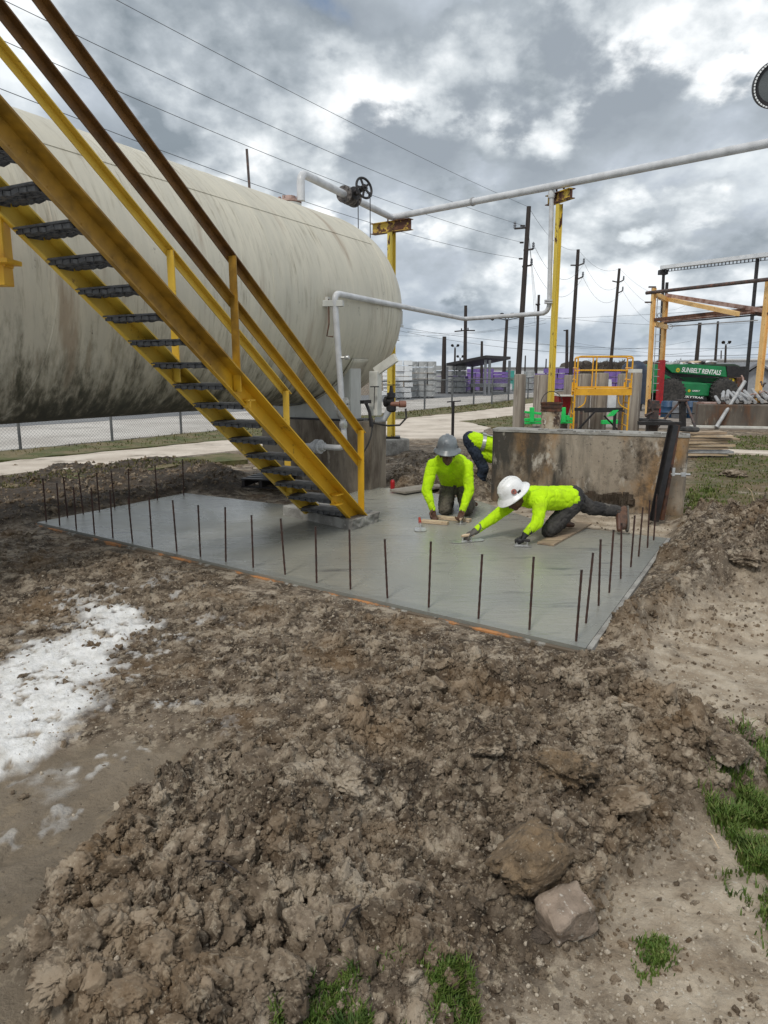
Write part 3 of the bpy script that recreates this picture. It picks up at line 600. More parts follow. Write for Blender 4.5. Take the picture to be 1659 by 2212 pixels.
# ------------------------------------------------------------------ fresh slab
SLABM = bpy.data.materials.new('fresh_wet_concrete'); SLABM.use_nodes = True
def _slabmat(t):
    n, l = t.nodes, t.links; b = n['Principled BSDF']; g = n.new('ShaderNodeNewGeometry')
    def nz(sc, de=5, st=(1,1,1), ro=.55, dist=0.):
        m = n.new('ShaderNodeMapping'); m.inputs['Scale'].default_value = st; l.new(g.outputs['Position'], m.inputs[0])
        x = n.new('ShaderNodeTexNoise'); l.new(m.outputs[0], x.inputs['Vector']); x.inputs['Scale'].default_value = sc; x.inputs['Detail'].default_value = de; x.inputs['Roughness'].default_value = ro; x.inputs['Distortion'].default_value = dist; return x.outputs['Fac']
    def mr(x, a, bb, c0=0., c1=1.):
        q = n.new('ShaderNodeMapRange'); l.new(x, q.inputs[0])
        for i, y in enumerate((a, bb, c0, c1)): q.inputs[i+1].default_value = y
        return q.outputs[0]
    def mx(f, a, bb):
        q = n.new('ShaderNodeMix'); q.data_type = 'RGBA'; l.new(f, q.inputs[0])
        for i, y in ((6, a), (7, bb)):
            if isinstance(y, tuple): q.inputs[i].default_value = (*y, 1)
            else: l.new(y, q.inputs[i])
        return q.outputs[2]
    c = mx(mr(nz(.55, 4, dist=.6), .38, .62), (.30, .293, .247), (.228, .232, .212))
    c = mx(mr(nz(2.6, 6, (1, .35, 1), dist=1.2), .5, .72), c, (.25, .25, .22))
    c = mx(mr(nz(3.4, 8, (.5, 1.6, 1)), .60, .72), c, (.13, .135, .13))
    # tooled edge: a darker hand-trowelled band along the two open sides
    for (p0, p1) in (((80, 1128), (1265, 1400)), ((1265, 1400), (1440, 1162))):
        a_, b_ = gp(*p0), gp(*p1); nn = Vector((-(b_-a_).y, (b_-a_).x, 0)).normalized()
        vm = n.new('ShaderNodeVectorMath'); vm.operation = 'DOT_PRODUCT'; l.new(g.outputs['Position'], vm.inputs[0]); vm.inputs[1].default_value = nn
        w_ = n.new('ShaderNodeMath'); w_.operation = 'MULTIPLY_ADD'; l.new(nz(3, 4), w_.inputs[0]); w_.inputs[1].default_value = .10; l.new(vm.outputs['Value'], w_.inputs[2])
        k0 = a_.dot(nn)+.05; c = mx(mr(w_.outputs[0], k0+.12, k0+.07, 0., .4), c, (.155, .165, .16))
    l.new(c, b.inputs['Base Color']); l.new(mr(nz(.8, 5, dist=.8),  .36, .64, .13, .36), b.inputs['Roughness'])
    ad = n.new('ShaderNodeMath'); ad.operation = 'MULTIPLY_ADD'; l.new(nz(5, 6, (.5, 1.8, 1), dist=1.5), ad.inputs[0]); ad.inputs[1].default_value = 2.; l.new(nz(60, 5), ad.inputs[2])
    bp = n.new('ShaderNodeBump'); bp.inputs['Distance'].default_value = .004; bp.inputs['Strength'].default_value = .7; l.new(ad.outputs[0], bp.inputs['Height']); l.new(bp.outputs[0], b.inputs['Normal'])
_slabmat(SLABM.node_tree)
HOLE = gl((905,1050),(985,1043),(1015,1062),(940,1062))
smb = MB(); smb.prism([p+Vector((0,0,-.14)) for p in SLAB], (0, 0, .14))
slab = tag(part('concrete_slab', smb, SLABM), 'freshly poured wet grey concrete slab', kind='structure')
A_, B_, C_, D_ = gp(80,1128), gp(1265,1400), gp(1440,1162), gp(400,1065)
def boards(a, b, out, k, where, seed, top=-.022):
    rr = random.Random(seed); d = (b-a); 
    for i in range(k):
        p, q = a+d*(i/k+.0008), a+d*((i+1)/k-.0008); mb = MB(); o_ = out*.021
        mb.beam(p+o_+Vector((0,0,top-.05)), q+o_+Vector((0,0,top-.05)), .036, .10)
        o = part('form_board', mb, MT['form' if seed != 4 else 'pad'], bevel=.003)
        tag(o, '%s form board, %s along the %s' % ('pale splashed' if seed == 4 else 'orange stained', ORD[i], where), 'form board', 'form boards round the slab')
oa = Vector(((B_-A_).y, -(B_-A_).x, 0)).normalized(); ob = Vector(((C_-B_).y, -(C_-B_).x, 0)).normalized()
boards(A_, B_, oa, 6, 'front slab edge from the far left', 3)
boards(B_, C_, ob, 3, 'right slab edge from the near corner', 4, .002)
boards(A_, D_, (A_-D_).cross(UP).normalized()*-1 if False else Vector((-(D_-A_).y, (D_-A_).x, 0)).normalized(), 2, 'back left slab edge', 5)
for i, (u, v, lab) in enumerate(((58,1132,'short timber stake stub at the far left corner of the slab'), (1288,1392,'short timber stake stub at the near right corner of the slab'), (1392,1212,'pale stake stub on the right side of the slab'))):
    mb = MB(); p = gp(u, v, -.05); mb.box(p+Vector((0,0,-.02)), (.05, .07, .13), Matrix.Rotation(.5+i, 3, 'Z')); tag(part('timber_stake', mb, MT['palewood'], bevel=.004), lab, 'stake')
# loose plank form and dark trench behind the grey-hat worker
mb = MB(); mb.beam(gp(858,1062,.035), gp(1000,1040,.035), .30, .03); tag(part('plywood_strip', mb, MT['conc'], bevel=.004), 'grey splashed plywood strip behind the kneeling worker in grey hat', 'panel')
mb = MB(); mb.beam(gp(985,1012,.15)+Vector((.0,.3,-.05)), gp(1050,1030,.15)+Vector((.0,.3,-.05)), .05, .2); tag(part('trench_board', mb, MT['palewood'], bevel=.004), 'tan timber board across the trench by the bending worker', 'board')
# ------------------------------------------------------------------ rebar dowels
def rebar_mesh(n, h=.52):
    mb = MB(); k = 18; pts = [Vector((0, 0, -.05+h*i/(k-1))) for i in range(k)]; mb.tube(pts, [.0085 if i % 2 else .0072 for i in range(k)], 7)
    me = mb.mesh('rebar'); finish(me, 60); me.materials.append(MT['rebar']); return me
RB = rebar_mesh(0)
rows = [('from far left along the front slab edge', [(100,1127),(129,1135),(165,1143),(204,1152),(244,1161),(286,1170),(329,1181),(382,1191),(433,1202),(488,1213),(547,1226),(616,1241),(684,1259),(757,1273),(837,1292),(926,1312),(1033.5,1336),(1143.5,1360)]),
        ('from the near corner along the right slab edge', [(1244.5,1385),(1265.5,1346),(1293,1308),(1316,1280),(1340.5,1250),(1362.5,1225),(1379.5,1202),(1398.5,1183),(1412,1167)]),
        ('from far left along the back slab edge', [(146,1118),(180,1111),(215,1105),(248,1098),(280,1093),(340,1081),(397,1070)])]
lean = {(0,14): (-.04,-.02), (0,17): (.10,.0), (0,16): (.03,0), (0,15): (.02,0), (1,0): (-.03,0), (1,1): (.07,0), (1,2): (-.03,0), (1,4): (.05,0), (1,6): (.06,0), (0,13): (.03,0), (0,11): (0,.05)}
rr = random.Random(5)
for r_, (where, pts) in enumerate(rows):
    for i, (u, v) in enumerate(pts):
        p = gp(u, v); o = bpy.data.objects.new('rebar_dowel', RB); COL.objects.link(o); o.location = p
        lx, ly = lean.get((r_, i), (rr.uniform(-.025, .025), rr.uniform(-.03, .03)))
        o.rotation_euler = (-ly, lx, rr.uniform(0, 6)); o.scale = (1, 1, rr.uniform(.95, 1.04))
        tag(o, 'rusty rebar dowel, %s %s' % (ORD[i], where), 'rebar', 'rebar dowels standing round the slab')
# ------------------------------------------------------------------ tank
TD = 6.4; TR = TD*.2164; TZ = EYE+.139*TD; TS = 9.38
def tk(s, off=0, z=0): return AX*s-NX*(TD+off)+UP*(TZ+z)
tank = thing('storage_tank', tk(0), 'huge pale grey horizontal steel tank streaked with mould', 'tank'); tank.rotation_euler = (0, 0, math.atan2(AX.y, AX.x)); ORG['storage_tank'] = Vector()
TM = bpy.data.materials.new('weathered_tank_paint'); TM.use_nodes = True
def _tankmat(t):
    n, l = t.nodes, t.links; b = n['Principled BSDF']; c = n.new('ShaderNodeTexCoord'); s = n.new('ShaderNodeSeparateXYZ'); l.new(c.outputs['Object'], s.inputs[0])
    def mm(op, a, bb=None, cl=False):
        q = n.new('ShaderNodeMath'); q.operation = op; q.use_clamp = cl
        for i, y in enumerate((a, bb)):
            if y is None: continue
            if isinstance(y, (int, float)): q.inputs[i].default_value = y
            else: l.new(y, q.inputs[i])
        return q.outputs[0]
    ang = mm('ARCTAN2', s.outputs[1], s.outputs[2])            # 0 at the top, signed
    arc_ = mm('MULTIPLY', mm('ABSOLUTE', ang), TR)
    cb = n.new('ShaderNodeCombineXYZ'); l.new(s.outputs[0], cb.inputs[0]); l.new(arc_, cb.inputs[1])
    skew = n.new('ShaderNodeCombineXYZ'); l.new(mm('ADD', s.outputs[0], mm('MULTIPLY', mm('POWER', mm('MAXIMUM', mm('SUBTRACT', arc_, 2.0), 0.), 2.), -.12)), skew.inputs[0]); l.new(arc_, skew.inputs[1])
    def nz(v, sc, st, de=7, ro=.6):
        m = n.new('ShaderNodeMapping'); m.inputs['Scale'].default_value = st; l.new(v, m.inputs[0])
        x = n.new('ShaderNodeTexNoise'); l.new(m.outputs[0], x.inputs['Vector']); x.inputs['Scale'].default_value = sc; x.inputs['Detail'].default_value = de; x.inputs['Roughness'].default_value = ro; return x.outputs['Fac']
    def mr(x, a, bb, c0=0., c1=1.):
        q = n.new('ShaderNodeMapRange'); l.new(x, q.inputs[0])
        for i, y in enumerate((a, bb, c0, c1)): q.inputs[i+1].default_value = y
        return q.outputs[0]
    def mx(f, a, bb):
        q = n.new('ShaderNodeMix'); q.data_type = 'RGBA'; l.new(f, q.inputs[0])
        for i, y in ((6, a), (7, bb)):
            if isinstance(y, tuple): q.inputs[i].default_value = (*y, 1)
            else: l.new(y, q.inputs[i])
        return q.outputs[2]
    v = skew.outputs[0]
    cc = mx(mr(nz(v, 1.2, (1, .5, 1)), .36, .64), (.61, .565, .455), (.52, .485, .395))
    cc = mx(mm('MULTIPLY', mr(nz(v, 6, (1, .16, 1), 9, .68), .42, .66), .5), cc, (.41, .395, .33))
    cc = mx(mm('MULTIPLY', mr(nz(v, 19, (1, .10, 1), 9, .7), .52, .66), mr(nz(v, .9, (1, .7, 1)), .38, .58)), cc, (.31, .275, .20))
    cc = mx(mm('MULTIPLY', mr(nz(v, 3.2, (1, .16, 1), 9), .57, .68), .6), cc, (.24, .155, .09))     # faint rusty runs
    # mould and grime: thickens round the belly
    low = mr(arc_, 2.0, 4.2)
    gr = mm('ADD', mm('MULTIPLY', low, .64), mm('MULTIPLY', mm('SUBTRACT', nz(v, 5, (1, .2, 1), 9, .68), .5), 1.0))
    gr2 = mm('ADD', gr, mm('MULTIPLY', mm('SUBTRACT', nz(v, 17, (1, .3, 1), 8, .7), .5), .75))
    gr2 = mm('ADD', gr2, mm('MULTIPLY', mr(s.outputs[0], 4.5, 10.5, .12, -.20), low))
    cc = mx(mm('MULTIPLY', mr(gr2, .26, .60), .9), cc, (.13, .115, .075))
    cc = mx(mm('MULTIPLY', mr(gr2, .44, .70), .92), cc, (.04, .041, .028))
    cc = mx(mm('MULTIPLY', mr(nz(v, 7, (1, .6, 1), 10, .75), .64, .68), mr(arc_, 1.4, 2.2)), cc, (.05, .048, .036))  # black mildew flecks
    l.new(cc, b.inputs['Base Color']); b.inputs['Roughness'].default_value = .55
    bp = n.new('ShaderNodeBump'); bp.inputs['Distance'].default_value = .006; l.new(nz(c.outputs['Object'], 2.5, (1, 1, 1)), bp.inputs['Height']); l.new(bp.outputs[0], b.inputs['Normal'])
_tankmat(TM.node_tree)
def tpart(name, mb, m, smooth=30, parent=None, label=None):
    me = mb.mesh(name); finish(me, smooth); me.materials.append(m); o = bpy.data.objects.new(name, me); COL.objects.link(o); o.parent = parent or tank
    if label: o['label'] = label
    return o
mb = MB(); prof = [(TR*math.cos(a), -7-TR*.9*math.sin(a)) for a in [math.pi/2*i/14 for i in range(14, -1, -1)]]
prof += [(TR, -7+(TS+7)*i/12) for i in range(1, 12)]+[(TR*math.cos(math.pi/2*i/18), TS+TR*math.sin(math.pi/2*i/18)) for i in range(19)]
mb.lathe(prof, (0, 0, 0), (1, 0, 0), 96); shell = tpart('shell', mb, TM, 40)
for s_ in (TS, TS-2.75, TS-5.5, TS-8.2):
    mb = MB(); mb.lathe([(TR-.004, -.012), (TR+.003, -.006), (TR+.004, 0), (TR+.003, .006), (TR-.004, .012)], (s_, 0, 0), (1, 0, 0), 96); tpart('weld_seam', mb, TM, 60, shell)
# long lap seam along the top side of the shell, name plate and clips on the head
mb = MB(); a_ = R_(50); mb.beam((-6, -TR*math.sin(a_), TR*math.cos(a_)), (TS, -TR*math.sin(a_), TR*math.cos(a_)), .02, .012, (0, -math.sin(a_), math.cos(a_))); tpart('weld_seam', mb, TM, 0, shell)
def on_head(a, b, r=1.0):   # point on the round head: a along from the seam, b from top towards camera
    return Vector((TS+TR*r*math.sin(a), -TR*r*math.cos(a)*math.sin(b), TR*r*math.cos(a)*math.cos(b)))
for (a0, b0, lb) in ((.42, 1.75, 'clip'), (.60, 1.95, 'clip')):
    p = on_head(R_(a0*57), b0, 1.006); mb = MB(); mb.box(p, (.10, .03, .02)); mb.box(p+Vector((0, 0, .12)), (.06, .02, .2)); tpart('head_clip', mb, MT['saddle'], 0)
# saddle: curved white plate on the pier
def saddle(s0, s1):
    mb = MB(); pts = []
    h0 = -TZ+.97
    k = 24; half = 1.12; ang0 = math.asin(half/TR*.985)
    for i in range(k+1):
        a = -ang0+(ang0+.33)*i/k; pts.append((TR*math.sin(a), -TR*math.cos(a)))
    for s_ in (s0, s1):
        vs = []
        for yy_, zz in pts: vs += [(s_, yy_, zz), (s_, yy_*1.0, h0)]
        o = len(mb.v); mb.v += vs
        for i in range(k):
            f = (o+2*i, o+2*i+1, o+2*i+3, o+2*i+2); mb.f.append(f if s_ == s1 else f[::-1])
    o = tpart('saddle', mb, MT['saddle'], 0); so_ = o.modifiers.new('solid', 'SOLIDIFY'); so_.thickness = .03
    for yy_ in (-half+.02, -.45, .40):
        mb = MB(); zt_ = -math.sqrt(max(TR**2-yy_**2, 0)); mb.box(((s0+s1)/2, yy_, (zt_+h0)/2+.04), (s1-s0-.03, .03, zt_-h0+.1)); tpart('saddle_rib', mb, MT['saddle'], 0, o)
    mb = MB(); mb.box(((s0+s1)/2, -.42, h0-.012), (s1-s0+.12, 1.7, .025)); tpart('base_plate', mb, MT['black'], 0, o)
    # wear plate wrapped round the shell
    mb = MB(); k = 40; aw = ang0+.10
    for i in range(k+1):
        a = -aw+2*aw*i/k
        for s_ in (s0-.06, s1+.06): mb.v.append((s_, (TR+.012)*math.sin(a), -(TR+.012)*math.cos(a)))
    for i in range(k): mb.f.append((2*i, 2*i+1, 2*i+3, 2*i+2))
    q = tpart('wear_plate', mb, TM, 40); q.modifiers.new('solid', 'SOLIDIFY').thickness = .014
saddle(8.66, 8.98)
# top nozzle under the elbow
mb = MB(); sn = 9.02; mb.lathe([(.10, -.1), (.10, .05), (.17, .05), (.17, .10), (.10, .10)], (sn, .1, TR), (0, 0, 1), 20); tpart('nozzle', mb, MT['saddle'])
mb = MB(); mb.lathe([(.172, .11), (.172, .14), (.10, .142), (.09, .2)], (sn, .1, TR), (0, 0, 1), 20)
for k in range(8):
    a = k*math.pi/4; mb.box((sn+.145*math.cos(a), .1+.145*math.sin(a), TR+.115), (.03, .03, .14))
tpart('nozzle_flange', mb, MT['rustpipe'])
# pier
pier = thing('concrete_pier', gp(-0,0,0) if False else tuple(AX*8.83-NX*6.35), 'stained grey concrete pier carrying the tank saddle', 'pier')
mb = MB(); c0 = AX*8.83-NX*5.87; M3 = Matrix((AX, -NX, UP)).transposed()
mb.box(c0+UP*.375, (.46, 1.90, 1.15), M3); part('pier_block', mb, MT['pier'], pier, bevel=.015)
mb = MB()
for k in range(9):
    mb.box(c0-(-NX)*(.85-.08*k)+UP*.955+AX*rr.uniform(-.18, .18), (rr.uniform(.03, .12), rr.uniform(.03, .1), .02), M3)
part('grout_rubble', mb, MT['pad'], pier, kind='stuff')
# second pier, far left behind the stair, only glimpsed below the belly
# thin vent stub behind the tank
mb = MB(); p = at(544, 402, 13.5); q = at(533, 322, 13.5); mb.beam(p-UP*1.2, q, .035, .04)
tag(part('vent_post', mb, MT['dark_pipe']), 'slim dark post rising behind the tank', 'post')
# ------------------------------------------------------------------ stair
SF = Vector((-.27, 7.672, .09)); SL = .654; DH, DN = AX, NX
DV = -DH*math.cos(SL)+UP*math.sin(SL); NN = DH*math.sin(SL)+UP*math.cos(SL); SW, WEB, FLG, FLB = .565, .142, .122, .035; LEN = 6.6
def sp_(t, a=0, b=0): return SF+DV*t+DN*a+NN*b
stair = thing('steel_staircase', SF+DN*-.28, 'yellow steel staircase with handrails climbing the tank', 'staircase')
def stringer(a0, m):
    mb = MB(); tb = WEB*math.cos(SL)/math.sin(SL)
    mb.prism([sp_(0, a0, 0), sp_(LEN, a0, 0), sp_(LEN, a0, -WEB), sp_(tb, a0, -WEB)], -DN*.010)
    M4 = Matrix((DV, DN, NN)).transposed()
    mb.box(sp_(LEN/2, a0+FLG/2-.004, -.006), (LEN, FLG, .012), M4)
    mb.box(sp_((LEN+tb)/2, a0+FLB/2-.004, -WEB+.006), (LEN-tb, FLB, .012), M4)
    return part('stringer', mb, m, stair)
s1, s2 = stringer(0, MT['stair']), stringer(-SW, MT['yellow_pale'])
# patches: bracket stubs and repair plate on the near stringer
mb = MB(); Mx = Matrix((DH, DN, UP)).transposed(); mb.box(sp_(.62, .05, -.075), (.12, .09, .012), Mx); mb.box(sp_(.62, .05, -.075)-UP*.10, (.12, .09, .012), Mx); mb.box(sp_(.62, .02, -.075)-UP*.05, (.10, .01, .10), Mx); part('bracket', mb, MT['yellow'], stair)
mb = MB(); mb.box(sp_(2.28, .04, -.09), (.10, .07, .012), Mx); mb.box(sp_(2.28, .04, -.12), (.012, .07, .07), Mx); part('bracket', mb, MT['yellow'], stair)
# treads
def tread_bm():
    mb = MB(); W_ = SW-.03; d0 = .285
    mb.box((0, 0, .019), (d0, W_, .012))
    r2 = random.Random(3)
    for i in range(7):
        for j in range(7):
            x = -d0/2+.036+i*.0355; y = -W_/2+.045+j*W_/7+(.03 if i % 2 else 0)
            if y > W_/2-.03: continue
            mb.box((x, y, -.003+r2.uniform(-.004, .004)), (.0285, W_/7-.010, .028), Matrix.Rotation(r2.uniform(-.22, .22), 3, 'X'))
    for s_ in (-1, 1): mb.box((0, s_*(W_/2+.004), 0), (.16, .008, .055))
    me = mb.mesh('tread'); me.materials.append(MT['tread']); return me
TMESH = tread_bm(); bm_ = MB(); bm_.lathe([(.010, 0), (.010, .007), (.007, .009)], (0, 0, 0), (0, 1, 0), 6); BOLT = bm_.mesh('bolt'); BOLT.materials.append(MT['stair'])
rotz = math.atan2(AX.y, AX.x)
for k in range(-1, 22):
    t = .48+.28*k
    if t < .1: continue
    c = sp_(t, -SW/2-.003, -.072)
    o = inst('tread', TMESH, stair, c, (0, R_(random.uniform(-2, 2)), rotz))
    for q in (-.055, .055)[:1+(k % 3 == 0)]:
        inst('bolt', BOLT, s1, sp_(t, .0, -.072)+DH*q, (0, 0, math.atan2(NX.y, NX.x)-math.pi/2))
# rails: steel angles
def rail(a0, h, t0, t1, wd=.062, label=None, flip=1):
    mb = MB(); M4 = Matrix((DV, DN, NN)).transposed(); up_h = UP*h
    mb.box(sp_((t0+t1)/2, a0, 0)+up_h, (t1-t0, .009, wd), M4); mb.box(sp_((t0+t1)/2, a0+flip*(wd/2-.0045), wd/2-.0045)+up_h, (t1-t0, wd, .009), M4)
    return mb
RT, RM = .905, .56
for a0, tt0 in ((.0, 0.0), (-SW, .69)):
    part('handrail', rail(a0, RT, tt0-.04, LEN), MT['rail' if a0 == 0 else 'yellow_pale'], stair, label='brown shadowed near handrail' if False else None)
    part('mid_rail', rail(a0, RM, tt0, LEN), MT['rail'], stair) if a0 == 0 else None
    for j, t in enumerate([tt0, 2.48 if a0 == 0 else 2.6, 4.98, ]):
        mb = MB(); b0 = sp_(t, a0, 0); Mx = Matrix((DH, DN, UP)).transposed()
        zb = -.02 if (j == 0 and a0 == 0) else -.12
        h = RT+.03-zb
        mb.box(b0+UP*(zb+h/2)+DN*.012, (.075, .009, h), Mx); mb.box(b0+UP*(zb+h/2)+DN*.045-DH*.036, (.009, .075, h), Mx)
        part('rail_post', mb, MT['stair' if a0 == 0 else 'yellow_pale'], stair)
# foot pad
pc = [gp(610,1103,.05), gp(761,1136,.05), gp(819,1117,.05), gp(690,1086,.05)]
bm = bmesh.new(); bmesh.ops.create_cube(bm, size=1); bmesh.ops.subdivide_edges(bm, edges=bm.edges[:], cuts=16, use_grid_fill=True)
for v in bm.verts:
    a, b, c = v.co.x+.5, v.co.y+.5, v.co.z+.5
    p = pc[0].lerp(pc[1], a).lerp(pc[3].lerp(pc[2], a), b); p.z = -.02+c*.125
    n_ = mnoise.noise(p*8)*.022+mnoise.noise(p*26)*.011; v.co = p+Vector((n_, -n_*.8, n_*.45 if c > .9 else 0))
pm_ = bpy.data.meshes.new('foot_pad'); bm.to_mesh(pm_); bm.free(); pm_.materials.append(MT['pad'])
o = bpy.data.objects.new('concrete_foot_pad', pm_); COL.objects.link(o); tag(o, 'rough concrete pad under the foot of the yellow stairs', 'concrete pad')
# yellow bracket hanging at the far left below the stair
sb = thing('stair_support', at(10, 560, 4.9), 'yellow box section bracket at the left edge below the stairs', 'bracket')
mb = MB(); mb.box(at(-14, 505, 4.9), (.17, .12, .42)); part('upright', mb, MT['yellow'], sb, bevel=.006)
mb = MB(); mb.box(at(-8, 566, 4.86), (.24, .20, .03)); part('flange_plate', mb, MT['yellow'], sb, bevel=.004)
mb = MB(); mb.box(at(-12, 594, 4.9), (.19, .13, .14)); part('lower_block', mb, MT['yellow'], sb, bevel=.006)
mb = MB(); mb.beam(at(-40, 594, 4.9), at(-300, 560, 7.0), .10, .10); part('arm', mb, MT['yellow'], sb)
# pallet and scraps below the stairs
pl = thing('dark_pallet', gp(562,1052,.0), 'dark weathered pallet lying flat under the stairs', 'pallet')
ex = (gp(605,1054)-gp(520,1050)).normalized(); ey = Vector((-ex.y, ex.x, 0)); pc_ = gp(560,1056); Mp = Matrix((ex, ey, UP)).transposed()
for k in range(5): mb = MB(); mb.box(pc_+ey*(.1+k*.17)+UP*.12, (.62, .10, .02), Mp); part('deck_board', mb, MT['black'], pl)
for k in (-1, 0, 1): mb = MB(); mb.box(pc_+ex*k*.27+ey*.44+UP*.06, (.045, .8, .09), Mp); part('stringer_board', mb, MT['black'], pl)
for k in range(2): mb = MB(); mb.box(pc_+ey*(.1+k*.6)+UP*.008, (.62, .10, .016), Mp); part('bottom_board', mb, MT['black'], pl)
for i, (u, v, w_, lab) in enumerate(((636,1066,.14,'white crumpled scrap beside the pallet under the stairs'), (700,1050,.14,'pale paper scrap under the lowest stair treads'), (640,1086,.12,'splash of white debris behind the foot pad of the stairs'))):
    m_ = rock_mesh(310+i, 3, .5, .25, .4); m_.materials.append(MT['pad']); o = bpy.data.objects.new('debris', m_); COL.objects.link(o); p = gp(u, v, .0); o.location = (p.x, p.y, .02); o.scale = (w_*.6, w_*.6, w_*.45); tag(o, lab, 'debris')
# ------------------------------------------------------------------ overhead pipe, supports, valves
P0 = tk(9.02, .1) ; P0 = AX*9.02-NX*(TD-.1)+UP*(TZ+TR)
PT1, PT2 = at(846, 470, 14.6), at(1196, 405, 12.1); PE = at(1720, 297, 9.7); PT2.z = PT1.z*.5+PT2.z*.5
top = P0+UP*(PT1.z-.12-P0.z)
pipe = thing('overhead_pipe', tuple(P0), 'long pale grey overhead pipe running from the tank top across two yellow supports', 'pipe')
mb = MB(); mb.tube([P0+UP*.12]+arc(P0, top, PT1, .16)+[PT1-(PT1-top).normalized()*.18]+arc(top, PT1, PT2, .16)+[PT2, PE], .058, 14); part('pipe_run', mb, MT['white_pipe'], pipe, 50)
mb = MB(); mb.lathe([(.072, -.02), (.074, 0), (.072, .02)], PT1.lerp(PT2, .55), (PT2-PT1), 14); part('weld_collar', mb, MT['grey_pipe'], pipe, 40)
vd = (PT1-top).normalized(); vc = top+vd*1.42*((PT1-top).length/3.9)
vc = top.lerp(PT1, .46)
valve = thing('gate_valve', vc, 'gate valve with black handwheel on the pipe above the tank', 'valve')
mb = MB()
for s_ in (-.21, -.05, .05, .21): mb.lathe([(.075, -.016), (.135, -.016), (.135, .016), (.075, .016)], vc+vd*s_, vd, 18)
for s_ in (-.21, .21):
    for k in range(8):
        a = k*math.pi/4; u_v = vd.cross(UP).normalized(); mb.beam(vc+vd*(s_-.035)+(u_v*math.cos(a)+UP*math.sin(a))*.108, vc+vd*(s_+.035)+(u_v*math.cos(a)+UP*math.sin(a))*.108, .022, .022)
mb.lathe([(.08, -.2), (.10, -.1), (.125, -.05), (.125, .05), (.10, .1), (.08, .2)], vc, vd, 18); part('body', mb, MT['cast'], valve, 40)
side = (NX*.75-AX*.25+UP*.15).normalized()
mb = MB(); mb.lathe([(.09, .0), (.09, .12), (.11, .12), (.11, .16), (.05, .17), (.04, .3), (.02, .3), (.02, .44)], vc, side, 14); part('bonnet', mb, MT['black'], valve, 40)
wc = vc+side*.38; e1 = side.cross(UP).normalized(); e2 = e1.cross(side)
mb = MB(); ring = [wc+(e1*math.cos(a)+e2*math.sin(a))*.16 for a in [2*math.pi*i/28 for i in range(29)]]; mb.tube(ring, .02, 8, False); mb.lathe([(.055, -.03), (.055, .03)], wc, side, 12)
for k in range(5): a = k*1.2566; mb.beam(wc, wc+(e1*math.cos(a)+e2*math.sin(a))*.155, .034, .018, side)
part('handwheel', mb, MT['black'], valve, 40)
for k, (dx, l_) in enumerate(((-.13, 1.0), (.13, 1.05))):
    mb = MB(); a_ = wc+e1*dx-UP*.13; mb.tube([a_, a_-UP*l_], .008, 5)
    mb.lathe([(.0, 0), (.03, .02), (.03, .07), (0, .09)], a_, (0, 0, 1), 8); 
    if k: mb.lathe([(0, 0), (.02, .02), (0, .1)], a_-UP*(l_+.05), (0, 0, 1), 8)
    part('pull_chain', mb, MT['black'], valve)
def ibeam(mb, a, b, h, wd, t=.012, up=UP):
    a, b = Vector(a), Vector(b); d = (b-a).normalized(); sd = d.cross(up).normalized(); u = sd.cross(d)
    M = Matrix((d, sd, u)).transposed(); c = (a+b)/2; ln = (b-a).length
    mb.box(c, (ln, t, h-2*t), M)
    for s_ in (-1, 1): mb.box(c+u*s_*(h/2-t/2), (ln, wd, t), M)
    return mb
def tsupport(p, zb, dirv, label, hw, base=True, pw=.13):
    g = Vector((p.x, p.y, zb)); t = thing('pipe_support', g, label, 'pipe support', 'yellow T shaped pipe supports')
    mb = MB(); zt_ = p.z-.07-.2; ibeam(mb, (p.x, p.y, zb), (p.x, p.y, zt_-.004), pw, pw*.86, .012, up=dirv.cross(UP)); part('post', mb, MT['yellow_far'], t)
    mb = MB(); c = Vector((p.x, p.y, p.z-.07-.1)); ibeam(mb, c-dirv*hw, c+dirv*hw, .20 if base and hw > .4 else .15, .15 if hw > .4 else .12); part('cross_beam', mb, MT['yellow_rusty'], t, label='rust streaked yellow cross beam')
    for s_ in (-1, 1): mb = MB(); mb.beam(c+dirv*s_*.09+UP*.1, c+dirv*s_*.09+UP*.19, .012, .03); part('pipe_clamp', mb, MT['rusty'], t)
    if base:
        mb = MB(); mb.box(g+UP*.015, (.36, .36, .03)); part('base_plate', mb, MT['black'], t)
    return t
dp_ = (PT2-PT1).normalized(); dperp = Vector((dp_.y, -dp_.x, 0)).normalized()
tsupport(PT1, .30, Vector((.80, -.60, 0)).normalized(), 'yellow T support just behind the tank end on a low concrete footing', .46)
tsupport(PT2+Vector((.10, -.02, 0)), -.05, Vector((.42, -.9, 0)).normalized(), 'tall yellow T support behind the concrete wall with rust streaks', .30, pw=.085)
mb = MB(); fb_ = Vector((PT1.x, PT1.y, .0)); mb.box(fb_+UP*.12+Vector((.03,0,0)), (.52, .5, .34), Matrix.Rotation(.5, 3, 'Z')); tag(part('support_footing', mb, MT['pad'], bevel=.03), 'low concrete footing below the yellow support behind the tank', 'footing')
